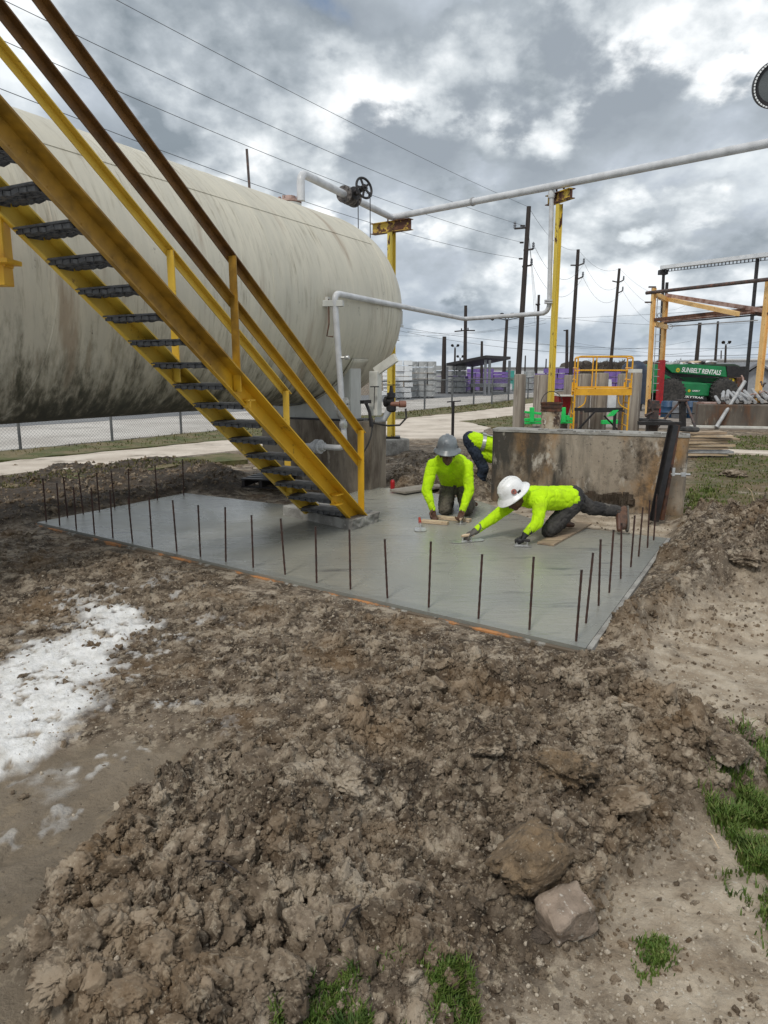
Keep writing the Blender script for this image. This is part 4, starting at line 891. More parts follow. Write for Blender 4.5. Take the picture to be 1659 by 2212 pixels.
# lower white pipe: rises from the ground, passes the tank bracket, runs out to the vertical drop at the second support
V1 = at(1192, 412, 12.15); V2 = at(1186, 676, 12.15); zl = V2.z
def hz_at(u, v, z):
    r = ray(u, v); return Vector((0, 0, EYE))+r*((z-EYE)/r.z)
W1 = hz_at(1003, 689, zl); W2 = hz_at(722, 633, zl)
W3 = at(742, 968, W2.y+.25); W3.x = W2.x+.02+(W3.x-W2.x)
W4 = W3-AX*0+(-NX)*.9
lp = thing('white_pipe', tuple(W3), 'white pipe from the tank side bracket out to the second yellow support', 'pipe')
mb = MB(); mb.tube([V1]+arc(V1, V2, W1, .16)+arc(V2, W1, W2, .12)+arc(W1, W2, W3, .12)+[W2.lerp(W3, .5)]+arc(W2, W3, W4, .11)+[W4], .038, 12); part('pipe_run', mb, MT['white_pipe'], lp, 50)
mb = MB()
for q in (.0, .035): mb.lathe([(.04, -.012), (.085, -.012), (.085, .012), (.04, .012)], V2+UP*(.16+q), UP, 16)
mb.lathe([(.05, -.05), (.06, 0), (.05, .06)], V1-UP*.06, UP, 12); part('flange', mb, MT['white_pipe'], lp, 40)
dv_ = (W3-W2).normalized(); f1 = W2.lerp(W3, .685)
mb = MB()
for q in (0, .05): mb.lathe([(.04, -.015), (.10, -.015), (.10, .015), (.04, .015)], f1+dv_*q, dv_, 16)
for k in range(4):
    a = k*math.pi/2+.6; e_ = Vector((math.cos(a), math.sin(a), 0))*.08; mb.beam(f1+e_-dv_*.05, f1+e_+dv_*.10, .03, .03)
mb.lathe([(.045, .07), (.075, .09), (.08, .17), (.06, .20), (.045, .22)], f1, dv_, 16); mb.lathe([(.05, .26), (.055, .30), (.05, .34)], f1, dv_, 12)
part('flanged_valve', mb, MT['steel'], lp, 40)
mb = MB(); t_ = W2.lerp(W3, .40); mb.tube([t_, t_+Vector((.13, -.04, .0))], .018, 8); mb.lathe([(.02, .08), (.028, .09), (.028, .13), (.02, .14)], t_, Vector((.13, -.04, 0)), 8); part('drain_tap', mb, MT['steel'], lp, 40)
f2 = W3-(-NX)*0+(-NX)*.42; mb = MB()
for q in (-.03, .03): mb.lathe([(.04, -.014), (.095, -.014), (.095, .014), (.04, .014)], f2+(-NX)*q, NX, 14)
mb.lathe([(.06, -.1), (.075, 0), (.06, .1)], f2, NX, 12); part('flange', mb, MT['white_pipe'], lp, 40)
# bracket on the shell that carries it
br = W2+Vector((-.05, .05, -.07))
bt = thing('pipe_bracket', tuple(br), 'white angle bracket welded to the tank side holding the white pipe', 'bracket')
mb = MB(); mb.beam(br+Vector((-.20, .02, -.05)), br+Vector((.16, -.03, -.05)), .10, .075); part('shelf', mb, MT['saddle'], bt, bevel=.004)
mb = MB(); mb.beam(br-NX*.02, br-NX*.5, .06, .06); part('arm', mb, MT['saddle'], bt)
mb = MB(); mb.box(br+Vector((-.13, .05, .06)), (.10, .03, .12)); part('clamp', mb, MT['steel'], bt)
mb = MB(); mb.tube([br+Vector((-.02, -.04, .0)), br+Vector((-.02, -.05, -.30)), br+Vector((-.05, -.03, -.44)), br+Vector((.03, -.03, -.45))], .009, 5); part('strap', mb, MT['rusty'], bt)
# box, hose and red fitting by the saddle
bx = at(811, 850, 9.9); mb = MB(); mb.box(bx, (.13, .13, .60), M3); mb.beam(bx+UP*.29, at(856, 772, 9.75), .05, .12); tag(part('control_box', mb, MT['cream'], bevel=.008), 'upright cream control box on the end of the tank saddle', 'control box')
vt = thing('drain_valve', at(850, 872, 10.0), 'dark valve with red brown pipe stub beside the tank saddle', 'valve')
c_ = at(845, 868, 10.0); mb = MB(); mb.lathe([(.05, -.14), (.07, -.12), (.07, -.06), (.045, -.05), (.045, .05), (.06, .06), (.06, .12), (.03, .13), (.02, .22)], c_, UP, 12); mb.lathe([(.075, -.09), (.075, -.05), (.05, -.04), (.05, .02)], c_, -NX*-1, 12); part('body', mb, MT['black'], vt, 40)
mb = MB(); mb.tube([c_+Vector((.0,-.02,-.03)), c_+Vector((.12,-.06,-.03))], .034, 12); mb.tube([c_+Vector((.11,-.05,-.03)), c_+Vector((.20,-.03,-.03))], .046, 12); part('pipe_stub', mb, mat('red_brown_primer', (.30, .13, .09), .6, col2=(.2, .09, .06)), vt, 40)
mb = MB(); mb.box(c_+UP*.23, (.24, .02, .012)); part('handle', mb, MT['black'], vt)
mb = MB(); mb.tube([c_+Vector((-.03,0,-.12)), c_+Vector((-.1,0,-.24)), c_+Vector((-.22,.02,-.25))], .045, 10); part('white_elbow', mb, MT['white_pipe'], vt, 40)
ho = thing('cable_hose', at(800, 905, 9.75), 'black cable drooping from a dark switch at the tank saddle', 'cable')
h0 = at(790, 868, 9.7); mb = MB(); mb.box(h0, (.20, .06, .045), M3); mb.tube([h0, h0-UP*.14+Vector((.05,0,0)), h0-UP*.33+Vector((.08,0,0))], [.025, .02, .03], 8); mb.box(h0+Vector((.12, 0, .20)), (.12, .03, .015)); mb.tube([h0+Vector((.12,0,.2)), h0+Vector((.11,0,-.1))], .006, 5); part('switch_arm', mb, MT['black'], ho)
mb = MB(); e_ = at(768, 1000, 9.6); k0 = h0+Vector((.09,0,-.3)); mb.tube([k0+(e_-k0)*t+Vector((.06*math.sin(t*3.14), 0, .0)) for t in [i/10 for i in range(11)]], .011, 6); mb.tube([c_+Vector((.2,-.04,-.09)), c_+Vector((.21,-.04,-.22)), c_+Vector((.12,-.03,-.32)), c_+Vector((-.05,0,-.33)), k0+Vector((0,0,.02))], .014, 6); part('cable', mb, MT['rubber'], ho, 60)
mb = MB(); mb.lathe([(.03, 0), (.033, .1), (.02, .13)], gp(848, 1056, 0), UP, 10); tag(part('red_marker', mb, MT['red']), 'small red and white marker at the foot of the concrete pier', 'marker')
# T-handled valve key
mb = MB(); b_ = gp(985, 968, .1); t_ = at(979, 868, b_.y); b_.x = t_.x; vk = thing('valve_key', tuple(b_), 'black T handled post standing behind the kneeling workers', 'post')
mb.beam(b_-UP*.25, t_, .055, .055); part('stem', mb, MT['black'], vk)
mb = MB(); mb.tube([t_+Vector((-.12,.03,-.005)), t_+Vector((.15,-.05,.02))], .012, 6); part('handle', mb, MT['black'], vk)
# ------------------------------------------------------------------ containment wall block
BL, BR = gp(1057, 1080), gp(1464, 1108); be = (BR-BL); be.z = 0; bl_ = be.length; be.normalize(); bn = Vector((-be.y, be.x, 0))
ZB = at(1057, 927, BL.y).z
WALL = bpy.data.materials.new('stained_wall_concrete')
def _wall(m):
    m.use_nodes = True; t = m.node_tree; n, l = t.nodes, t.links; b = n['Principled BSDF']; c = n.new('ShaderNodeTexCoord')
    def nz(sc, st=(1,1,1), de=7, ro=.6, off=(0,0,0)):
        mp = n.new('ShaderNodeMapping'); mp.inputs['Scale'].default_value = st; mp.inputs['Location'].default_value = off; l.new(c.outputs['Object'], mp.inputs[0])
        x = n.new('ShaderNodeTexNoise'); l.new(mp.outputs[0], x.inputs['Vector']); x.inputs['Scale'].default_value = sc; x.inputs['Detail'].default_value = de; x.inputs['Roughness'].default_value = ro; return x.outputs['Fac']
    def mr(x, a, bb, c0=0., c1=1.):
        q = n.new('ShaderNodeMapRange'); l.new(x, q.inputs[0])
        for i, y in enumerate((a, bb, c0, c1)): q.inputs[i+1].default_value = y
        return q.outputs[0]
    def mx(f, a, bb):
        q = n.new('ShaderNodeMix'); q.data_type = 'RGBA'; l.new(f, q.inputs[0])
        for i, y in ((6, a), (7, bb)):
            if isinstance(y, tuple): q.inputs[i].default_value = (*y, 1)
            else: l.new(y, q.inputs[i])
        return q.outputs[2]
    cc = mx(mr(nz(1.6, (1,1,.6)), .36, .62), (.39, .335, .265), (.25, .205, .155))
    cc = mx(mr(nz(1.5, (1.,1.,.6), off=(3,1,0)), .45, .58), cc, (.29, .165, .066))
    cc = mx(mr(nz(1.5, (1.3,1.3,.28), 8, .62, (7,2,0)), .47, .60), cc, (.05, .044, .036))
    cc = mx(mr(nz(2.2, (1.,1.,.8), 10, .72, (1,9,0)), .51, .62), cc, (.06, .044, .03))
    cc = mx(mr(nz(5, (1,1,.5), 9, .7, (5,5,2)), .57, .68), cc, (.46, .42, .36))
    cc = mx(mr(nz(24, de=5), .62, .70), cc, (.08, .07, .06))
    l.new(cc, b.inputs['Base Color']); b.inputs['Roughness'].default_value = .85
    bp = n.new('ShaderNodeBump'); bp.inputs['Distance'].default_value = .008; l.new(nz(14, de=9, ro=.7), bp.inputs['Height']); l.new(bp.outputs[0], b.inputs['Normal'])
_wall(WALL)
blk = thing('containment_wall', tuple((BL+BR)/2), 'big stained concrete containment block behind the workers', 'concrete block')
def rounded(L_, D, r, n=6):
    pts = []
    for (cx_, cy_, a0) in ((r, r, math.pi), (L_-.04, .04, 1.5*math.pi), (L_-.04, D-.04, 0), (r, D-r, .5*math.pi)):
        rr_ = r if cx_ < L_/2 else .04
        for k in range(n+1): a = a0+.5*math.pi*k/n; pts.append((cx_+rr_*math.cos(a), cy_+rr_*math.sin(a)))
    return pts
pts = [BL+be*x+bn*y+UP*-.2 for x, y in rounded(bl_+.06, .42, .10)]
mb = MB(); mb.prism(pts, UP*(ZB+.2-.03)); part('wall_block', mb, WALL, blk, 35)
pts = [BL+be*x+bn*y+UP*(ZB-.028) for x, y in rounded(bl_+.075, .44, .11)]
mb = MB(); mb.prism([p-be*.008-bn*.01 for p in pts], UP*.028); part('top_cap', mb, MT['pad'], blk, 35, label='pale crumbly top edge')
mb = MB(); r2 = random.Random(8)
for k in range(26):
    x = r2.uniform(.5, bl_); mb.box(BL+be*x+bn*r2.uniform(.02, .12)+UP*(ZB+.008), (r2.uniform(.02, .09), r2.uniform(.02, .06), r2.uniform(.01, .025)), Matrix.Rotation(r2.uniform(0, 3), 3, 'Z'))
part('cap_rubble', mb, MT['pad'], blk, kind='stuff')
mb = MB()  # spalled, dirty skirt at the foot
for k in range(40):
    x = .75+1.0*k/39; mb.box(BL+be*x+bn*-.012+UP*(.05+r2.uniform(0, .10)), (.06, .03+r2.uniform(0, .02), r2.uniform(.05, .16)), Matrix.Rotation(r2.uniform(-.3, .3), 3, be))
part('spalled_foot', mb, MUD, blk, kind='stuff')
# black column leaning on the face
lp0, lp1 = gp(1408, 1128, .0), at(1452, 920, BL.y-.80); 
q0 = BL+be*(bl_*.955)-bn*.16; q1 = BL+be*(bl_*1.0)-bn*.06+UP*(ZB+.06)
q0 = gp(1412, 1126); q1 = at(1455, 918, q0.y+.12)
bc = thing('leaning_beam', tuple(q0), 'black steel beam leaning against the right end of the concrete block', 'beam')
mb = MB(); ibeam(mb, q0, q1, .085, .07, .012, up=Vector((.35, -1, 0))); part('beam', mb, MT['black'], bc)
q2 = at(1462, 918, q0.y+.15); mb = MB(); mb.beam(gp(1428, 1124)+bn*.03, q2, .05, .05); part('side_angle', mb, MT['rusty'], bc)
mb = MB(); cpos = at(1458, 1024, q0.y+.1); mb.tube([cpos-Vector((.05,0,0)), cpos+Vector((.16, -.02, -.005))], .014, 8); mb.box(cpos+Vector((-.03, -.02, .03)), (.03, .03, .09)); mb.box(cpos+Vector((.08,-.02,.0)), (.05,.04,.045)); tag(part('steel_clamp', mb, MT['steel']), 'galvanised clamp bolted to the right end of the concrete block', 'clamp')
mb = MB(); mb.lathe([(.10, 0), (.11, .02), (.10, .05), (.03, .06)], at(1490, 932, BR.y+.35), UP, 16); tag(part('black_lid', mb, MT['rubber'], smooth=40), 'flat black lid on top of the concrete block right end', 'lid')
# rusty bucket
bk = thing('bucket', tuple(at(1188, 924, BL.y+.22)), 'rusty paint stained bucket with wire handle on the concrete block', 'bucket')
bp_ = at(1188, 925, BL.y+.12); bp_.z = ZB; bp_ += bn*.05
BK = mat('stained_bucket', (.46, .40, .31), .7, col2=(.30, .22, .14), scale=9, bump=.003, spots=[((.06, .032, .02), 7, .50, .58), ((.62, .58, .5), 12, .58, .66)])
mb = MB(); mb.lathe([(.0, .003), (.115, .003), (.118, .0), (.128, .22), (.128, .22)], bp_, UP, 28); part('bucket_body', mb, BK, bk, 40)
mb = MB(); mb.lathe([(.129, .215), (.137, .22), (.137, .235), (.131, .238), (.131, .262), (.139, .266), (.139, .28), (.132, .283), (.134, .315), (.142, .318), (.142, .33), (.122, .33), (.120, .2)], bp_, UP, 28); part('rim', mb, MT['rusty'], bk, 40)
mb = MB(); mb.tube([bp_+UP*.30+Vector((.14*math.cos(a)*1., .02*math.sin(a), .17*math.sin(a))) for a in [math.pi*i/12 for i in range(13)]], .005, 5); part('handle', mb, MT['black'], bk)
mb = MB(); mb.beam(at(1088, 929, BL.y+.2), at(1165, 922, BL.y+.45), .02, .02); tag(part('steel_bar', mb, MT['dark_pipe']), 'thin dark bar lying on the left end of the concrete block', 'bar')
# ------------------------------------------------------------------ concrete piers behind the wall
cols = [(1124, 804, 25, 18.0), (1171, 805, 32, 17.4), (1232, 806, 24, 18.6), (1261, 803, 32, 17.5), (1298, 801, 33, 17.0), (1348, 803, 24, 18.0), (1372, 801, 30, 17.6)]
clab = ['leftmost slim concrete pier beside the gravel track', 'concrete pier just left of the yellow support', 'concrete pier right of the yellow support behind the red box', 'concrete pier seen through the left part of the yellow scaffold', 'pale concrete pier in the middle of the yellow scaffold', 'concrete pier behind the right ladder of the yellow scaffold', 'rightmost concrete pier in front of the dark blue tank']
for (u, v, wd, Y), lb in zip(cols, clab):
    t = at(u, v, Y); r = wd/2*Y/FPX*1.02; mb = MB(); mb.lathe([(r, 0), (r, t.z-.03), (r*.93, t.z), (r*.5, t.z+.005)], (t.x, t.y, -.05), UP, 20)
    tag(part('concrete_column', mb, MT['column'], smooth=40), lb, 'pier', 'round concrete piers behind the wall')
# ------------------------------------------------------------------ yellow scaffold
def scaffold():
    Y = 15.6; a0, a1 = at(1238, 930, Y), at(1364, 930, Y); L_ = a1.x-a0.x; zt = at(1300, 770, Y).z; zd = at(1300, 843, Y).z; zr = at(1300, 800, Y).z
    sc = thing('scaffold', ((a0.x+a1.x)/2, Y, 0), 'yellow rolling scaffold with guard rails behind the concrete wall', 'scaffold'); r = .021; D = .75
    sk = Vector((.09, 0, 0))
    fr = []
    for x0 in (a0.x, a1.x-.10):
        mb = MB(); 
        for dy in (0, D): mb.tube([(x0+dy*.18, Y+dy, 0), (x0+dy*.18, Y+dy, zd+.16)], r, 8)
        for k in range(7): z = .2+k*.25; mb.tube([(x0, Y, z), (x0+.18*D, Y+D, z)], .015, 6)
        part('ladder_frame', mb, MT['scaff'], sc, 60)
        mb = MB(); 
        for dy in (0, D): mb.tube([(x0+dy*.18+.03, Y+dy, zd), (x0+dy*.18+.03, Y+dy, zt-.02)], .018, 8)
        for z in (zr-.02, zt-.03): mb.tube([(x0+.03, Y, z), (x0+.03+.18*D, Y+D, z)], .016, 6)
        part('guard_post', mb, MT['scaff'], sc, 60)
    for dy in (0, D):
        for z in (zr, zt):
            mb = MB(); x0, x1 = a0.x+.03+.18*dy, a1.x-.07+.18*dy; mb.tube([(x0, Y+dy, z-.1)]+arc((x0, Y+dy, z-.1), (x0, Y+dy, z), (x1, Y+dy, z), .06)+arc((x0, Y+dy, z), (x1, Y+dy, z), (x1, Y+dy, z-.1), .06)+[(x1, Y+dy, z-.1)], .016, 8); part('guard_rail', mb, MT['scaff'], sc, 60)
        mb = MB(); xm = a0.x+L_*.34+.18*dy; mb.tube([(xm, Y+dy, zd), (xm, Y+dy, zt)], .014, 6); part('guard_post', mb, MT['scaff'], sc, 60)
        mb = MB(); mb.box(((a0.x+a1.x)/2+.18*dy-.03, Y+dy-.03*(1 if dy == 0 else -1), zd-.04), (L_-.06, .03, .13)); mb.box(((a0.x+a1.x)/2+.18*dy-.03, Y+dy-.03*(1 if dy == 0 else -1), zd+.055), (L_-.06, .04, .02)); part('side_beam', mb, MT['scaff'], sc)
    mb = MB(); mb.prism([(a0.x+.02, Y+.03, zd), (a1.x-.1, Y+.03, zd), (a1.x-.1+.13, Y+D-.03, zd), (a0.x+.15, Y+D-.03, zd)], (0, 0, .03)); part('deck', mb, MT['scaff'], sc)
    for s_, x0 in ((1, a0.x), (-1, a1.x-.1)):
        mb = MB(); mb.tube([(x0, Y-.01, zd-.42)]+arc((x0, Y-.01, zd-.42), (x0+s_*.22, Y-.01, zd-.30), (x0+s_*.24, Y-.01, zd-.1), .08)+[(x0+s_*.24, Y-.01, zd-.1)], .014, 6); part('knee_brace', mb, MT['scaff'], sc, 60)
    for x0 in (a0.x, a1.x-.1):
        for dy in (0, D): mb = MB(); mb.lathe([(.05, -.02), (.06, 0), (.05, .02)], (x0+dy*.18, Y+dy, .06), (0, 1, 0), 12); part('castor', mb, MT['rubber'], sc)
    mb = MB(); c = at(1375, 801, Y-.04); mb.box(c+Vector((-.03,0,0)), (.30, .012, .075)); part('notice_plate', mb, MT['cream'], sc)
scaffold()
# black work frame under it, bright green frames, red box
wf = thing('work_frame', tuple(at(1300, 950, 14.6)), 'dark steel trestle frame in front of the scaffold', 'trestle')
mb = MB(); P = [at(u, v, 14.5) for u, v in ((1240, 905), (1250, 905), (1384, 905))]
mb.beam(at(1241, 884, 14.4), at(1345, 884, 14.4), .05, .06); mb.beam(at(1262, 889, 15.1), at(1348, 888, 15.1), .04, .04); part('top_bar', mb, MT['black'], wf)
for u in (1246, 1256, 1329, 1340):
    mb = MB(); a = at(u, 884, 14.4); mb.beam(a, (a.x, a.y, 0), .045, .05); part('leg', mb, MT['dark_pipe'] if u != 1329 else MT['black'], wf)
mb = MB(); mb.beam(at(1288, 886, 14.3), at(1247, 930, 14.3), .03, .035); mb.beam(at(1305, 898, 14.5), at(1340, 935, 14.5), .025, .03); part('brace', mb, MT['black'], wf)
gf = thing('pipe_rack', tuple(at(1200, 930, 16)), 'bright green tubular frame lying behind the bucket', 'frame')
for (a, b, w_) in (((1133, 907), (1247, 905), .07), ((1133, 890), (1230, 900), .05), ((1300, 912), (1340, 911), .09), ((1133, 914), (1240, 912), .05)):
    mb = MB(); mb.beam(at(*a, 15.8), at(*b, 15.9), w_, w_); part('rail', mb, MT['brightgreen'], gf, bevel=.01)
for u in (1149, 1217):
    mb = MB(); mb.beam(at(u, 880, 15.7), at(u, 912, 15.7), .09, .09); part('upright', mb, MT['brightgreen'], gf, bevel=.01)
mb = MB(); mb.prism([at(1314, 900, 14.3), at(1326, 887, 14.3), at(1337, 886, 14.3), at(1326, 898, 14.3)], (0, .12, 0)); tag(part('green_plate', mb, MT['brightgreen']), 'small green plate propped on the dark trestle', 'plate')
rb = thing('red_box', tuple(at(1220, 940, 16.6)), 'dark red steel box behind the scaffold left leg', 'box')
mb = MB(); c = at(1220, 873, 16.6); mb.prism([at(1206, 855, 16.5), at(1238, 855, 16.5), at(1228, 893, 16.5), at(1211, 893, 16.5)], (0, .5, 0)); part('bin', mb, MT['red'], rb)
mb = MB(); mb.beam(at(1204, 854.5, 16.4), at(1240, 854.5, 16.4), .6, .02); part('rim', mb, MT['cream'], rb)
mb = MB(); mb.box((c.x, 16.9, .35), (.25, .3, .75)); part('stand', mb, MT['dark_pipe'], rb)
mb = MB(); pv = [at(1313, 821, 19), at(1321, 820, 19), at(1322, 850, 19), at(1332, 852, 19), at(1331, 880, 19), at(1314, 883, 19)]; mb.prism(pv, (0, .4, 0)); tag(part('white_cabinet', mb, MT['lumwhite']), 'white machine cover between two concrete piers', 'machine cover')
# dark braced stand and yard steel
st = thing('braced_stand', tuple(gp(1478, 905)), 'black post with two slanting braces standing in the yard', 'stand')
Yb = 18.5; b0 = at(1478, 900, Yb)
mb = MB(); mb.beam((b0.x, Yb, 0), at(1474, 866, Yb), .13, .13); part('post', mb, MT['black'], st); mb = MB(); a = at(1474, 864.5, Yb); mb.box(a, (.28, .2, .05)); part('head_plate', mb, MT['dark_pipe'], st)
for u, v, Y2 in ((1405, 940, Yb-.3), (1503, 926, Yb-1)):
    mb = MB(); e_ = at(u, v, Y2); e_.z = max(e_.z, .02); mb.beam(at(1470 if u < 1450 else 1481, 866, Yb), e_, .045, .045); part('brace', mb, MT['dark_pipe'], st)
mb = MB(); mb.beam(at(1416, 893, Yb), at(1500, 893, Yb), .03, .03); part('tie_bar', mb, MT['black'], st)
mb = MB(); mb.prism([at(1395, 914, 17), at(1402, 907, 17), at(1448, 908, 17), at(1462, 914, 17)], (0, .8, 0)); mb.beam(at(1380, 914, 16.8), at(1470, 915, 16.8), .2, .08); tag(part('steel_plate', mb, MT['black']), 'long black steel skid lying behind the wall', 'steel skid')
mb = MB(); c = at(1411, 880, 17.6); mb.box((c.x, c.y, .45), (.22, .22, .95)); mb.box((c.x-.02, c.y-.1, .8), (.3, .1, .12)); mb.tube([c+Vector((-.15,-.1,.2)), c+Vector((-.05,-.12,-.1)), c+Vector((-.22,-.1,-.2))], .04, 8); tag(part('machine_part', mb, MT['dark_pipe']), 'dark machine with pipe stubs at the gantry foot', 'machine')
for i, (u, v, m_, lb) in enumerate(((1466, 886, 'greyplastic', 'grey plastic drum left of the black braced stand'), (1495, 884, 'blue', 'blue plastic drum behind the black braced stand'), (1452, 882, 'blue', 'blue drum partly behind the red gantry foot'))):
    mb = MB(); p = gp(u, 904); r = .25; mb.lathe([(q0_, q1_*.62) for q0_, q1_ in [(r*.9, 0), (r, .05), (r, .3), (r*1.04, .32), (r, .34), (r, .62), (r*1.04, .64), (r, .66), (r, .9), (r*.9, .95), (.05, .95)]], (p.x, p.y+i*.2, .0), UP, 20); tag(part('plastic_drum', mb, MT[m_], smooth=40), lb, 'drum', 'plastic drums in the yard')
mb = MB(); mb.beam(gp(1430, 905), gp(1452, 899), .25, .04); tag(part('plank', mb, MT['palewood']), 'pale plank lying flat in the yard by the drums', 'plank')
nb = thing('blue_tank', tuple(gp(1370, 860)), 'dark navy upright tank behind the rightmost pier', 'tank')
tb_ = at(1370, 800, 30); mb = MB(); r = .52; zt_ = at(1370, 797, 30).z; mb.lathe([(r, .3), (r, zt_-.1), (r*.92, zt_+.12), (r*.6, zt_+.28), (r*.2, zt_+.33), (0, zt_+.33)], (tb_.x, 30, 0), UP, 24); part('vessel', mb, MT['navy'], nb, 40)
mb = MB()
for a in range(4): mb.beam((tb_.x+.4*math.cos(a*1.57+.7), 30+.4*math.sin(a*1.57+.7), 0), (tb_.x+.4*math.cos(a*1.57+.7), 30+.4*math.sin(a*1.57+.7), .4), .08, .08)
part('skirt_legs', mb, MT['black'], nb)
# ------------------------------------------------------------------ gantry
def gantry():
    YA, YB, YC = 26, 26.8, 22.8
    g = thing('pipe_gantry', tuple(at(1412, 910, YA)), 'pale orange steel gantry with red painted post foot on the right', 'gantry')
    def post(u0, v0, u1, v1, Y, w_, m, name='post', zlow=None):
        a = at(u0, v0, Y); b = at(u1, v1, Y); mb = MB(); ibeam(mb, (b.x, b.y, 0 if zlow is None else zlow), a, w_, w_*.9, .02, up=Vector((1, .3, 0))); return part(name, mb, m, g)
    post(1413, 622, 1400, 872, YA, .13, MT['orange'])
    b = post(1439, 640, 1424, 877, YB, .14, MT['orange'])
    mb = MB(); a0, a1 = at(1430, 778, YB), at(1423, 880, YB); mb.beam((a1.x, a1.y, 0), a0, .19, .17, up=(1, .3, 0)); part('red_foot', mb, MT['red'], g)
    post(1662, 600, 1644, 790, YC, .16, MT['orange'])
    def bar(a, b, Ya, Yb_, w_, m, nm='beam'):
        mb = MB(); p, q = at(*a, Ya), at(*b, Yb_)
        mb.tube([p, q], w_/2, 10) if nm.startswith('pipe') else mb.beam(p, q, w_, w_); return part(nm, mb, m, g, 40 if nm.startswith('pipe') else 0)
    bar((1396, 633), (1690, 600), YA+.2, YC-.6, .12, MT['dark_pipe'], 'pipe')
    bar((1416, 636), (1440, 648), YA, YB, .15, MT['orange']); bar((1412, 699), (1438, 707), YA, YB, .16, MT['orange'])
    bar((1440, 638), (1652, 671), YB, 23, .13, MT['rustpipe']); bar((1441, 646), (1594, 678), YB, 22.5, .13, MT['orange'], 'diagonal')
    bar((1414, 691), (1660, 664), YA, YC+.3, .11, MT['rusty']); bar((1432, 693), (1652, 672), YB, YC+.6, .12, MT['rustpipe'], 'pipe'); bar((1434, 698), (1640, 680), YB-.3, YC+.6, .05, MT['black'], 'pipe')
    bar((1447, 705), (1637, 692), YB, YC, .035, MT['grey_pipe'], 'pipe'); bar((1630, 676), (1660, 680), YC+1, YC, .14, MT['rusty'])
    mb = MB(); 
    for k in range(14):
        a = at(1418-k*.6, 648+k*15, YA-.05); mb.box(a+Vector((.10, 0, 0)), (.20, .02, .02))
    mb.beam(at(1420.5, 640, YA), at(1409, 868, YA), .02, .02); part('side_ladder', mb, MT['grey_pipe'], g)
    for (u, v) in ((1423, 681), (1446, 706)):
        mb = MB(); c = at(u+2, v, YA); mb.tube([c+Vector((.08*math.cos(a), 0, .08*math.sin(a))) for a in [2*math.pi*i/10 for i in range(11)]], .012, 5, False); part('hook', mb, MT['grey_pipe'], g)
    for (u, v) in ((1401, 653), (1409, 620)): mb = MB(); c = at(u, v, YA); mb.box(c, (.25, .06, .05)); part('stub', mb, MT['dark_pipe'], g)
gantry()
# conveyor-like cable tray bridge at the top right
tb = thing('cable_bridge', tuple(at(1434, 880, 33)), 'white trough bridge with rungs on slim dark posts at the upper right', 'bridge')
a, b = at(1432, 578, 33), at(1700, 545, 27); mb = MB(); mb.beam(a, b, .3, .15); part('trough', mb, MT['lumwhite'], tb)
mb = MB(); mb.beam(a+UP*-.19, b+UP*-.19, .02, .02); part('bottom_rail', mb, MT['black'], tb)
for k in range(34):
    p = a.lerp(b, k/34); mb = MB(); mb.beam(p-UP*.05, p-UP*.19, .035, .03); part('rung', mb, MT['greyplastic'], tb)
for (u0, v0, u1, v1, f) in ((1435, 585, 1430, 700, 0.01), (1650, 556, 1628, 790, .8)):
    p = a.lerp(b, f); q = at(u1, v1, p.y); d = (q-at(u0, v0, p.y)); mb = MB(); s_ = (p-UP*.1); e_ = s_+d*((s_.z)/(-d.z)); mb.beam(s_, e_, .10, .10); part('post', mb, MT['black'], tb)
mb = MB(); p = a-UP*.2; mb.box(p+Vector((.02, 0, 0)), (.35, .3, .2)); part('head_box', mb, MT['black'], tb)
mb = MB(); p = at(1441, 610, 32); mb.beam(p, (p.x, p.y, 0), .1, .1); part('post', mb, MT['black'], tb)
# ------------------------------------------------------------------ pipe pile on its own block, leaning pipe, lumber
pb0, pb1 = gp(1506, 923), gp(1760, 929); 
cb_ = thing('pipe_block', tuple(pb0), 'dark concrete block carrying a pile of grey pipes on the right', 'concrete block')
zt_ = at(1506, 873, pb0.y).z; mb = MB(); d_ = (pb1-pb0).normalized(); mb.prism([pb0+UP*-.1, pb1+UP*-.1, pb1+Vector((.3, 1.6, -.1)), pb0+Vector((.5, 1.6, -.1))], UP*(zt_+.1)); part('block', mb, MT['conc_dark'], cb_, bevel=.03)
r3 = random.Random(21)
for k in range(22):
    lay = k//11; i = k % 11; u = 1556+i*13+r3.uniform(-4, 4)+lay*6
    p = at(u, 869-lay*8+r3.uniform(-2, 2), pb0.y-.15+r3.uniform(-.1, .15)); p.z = max(p.z, zt_+.06+lay*.09)
    q = p+Vector((.9+r3.uniform(-.15, .15), 2.2, .10+r3.uniform(-.06, .10)+lay*.02)); mb = MB()
    mb.tube([p, q], .05, 10); tag(part('grey_pipe', mb, MT['grey_pipe'], smooth=50), 'grey steel pipe, %s from the left in the %s layer of the pipe heap' % (ORD[i], ('lower', 'upper')[lay]), 'pipe', 'grey pipes heaped on the block')
for k in range(9):
    p = at(1600+r3.uniform(0, 70), 838+r3.uniform(-10, 22), pb0.y+.6); q = p+Vector((r3.uniform(-.9, .9), r3.uniform(0, .9), r3.uniform(-.2, .5))); mb = MB(); q = p.lerp(q, .6); mb.tube([p, p.lerp(q, .5)+UP*.06, q], .024, 8)
    tag(part('scrap_pipe', mb, MT['rustpipe'] if k % 2 else MT['dark_pipe'], smooth=50), 'bent scrap pipe, %s of the rusty tangle on the grey pipe heap' % ORD[k], 'scrap pipe', 'rusty scrap on the pipe heap')
mb = MB(); mb.tube([at(1547, 923, pb0.y-.5), at(1609, 824, pb0.y+.2)], .055, 10); tag(part('leaning_pipe', mb, MT['grey_pipe'], smooth=50), 'long grey pipe leaning diagonally against the dark concrete block', 'pipe')
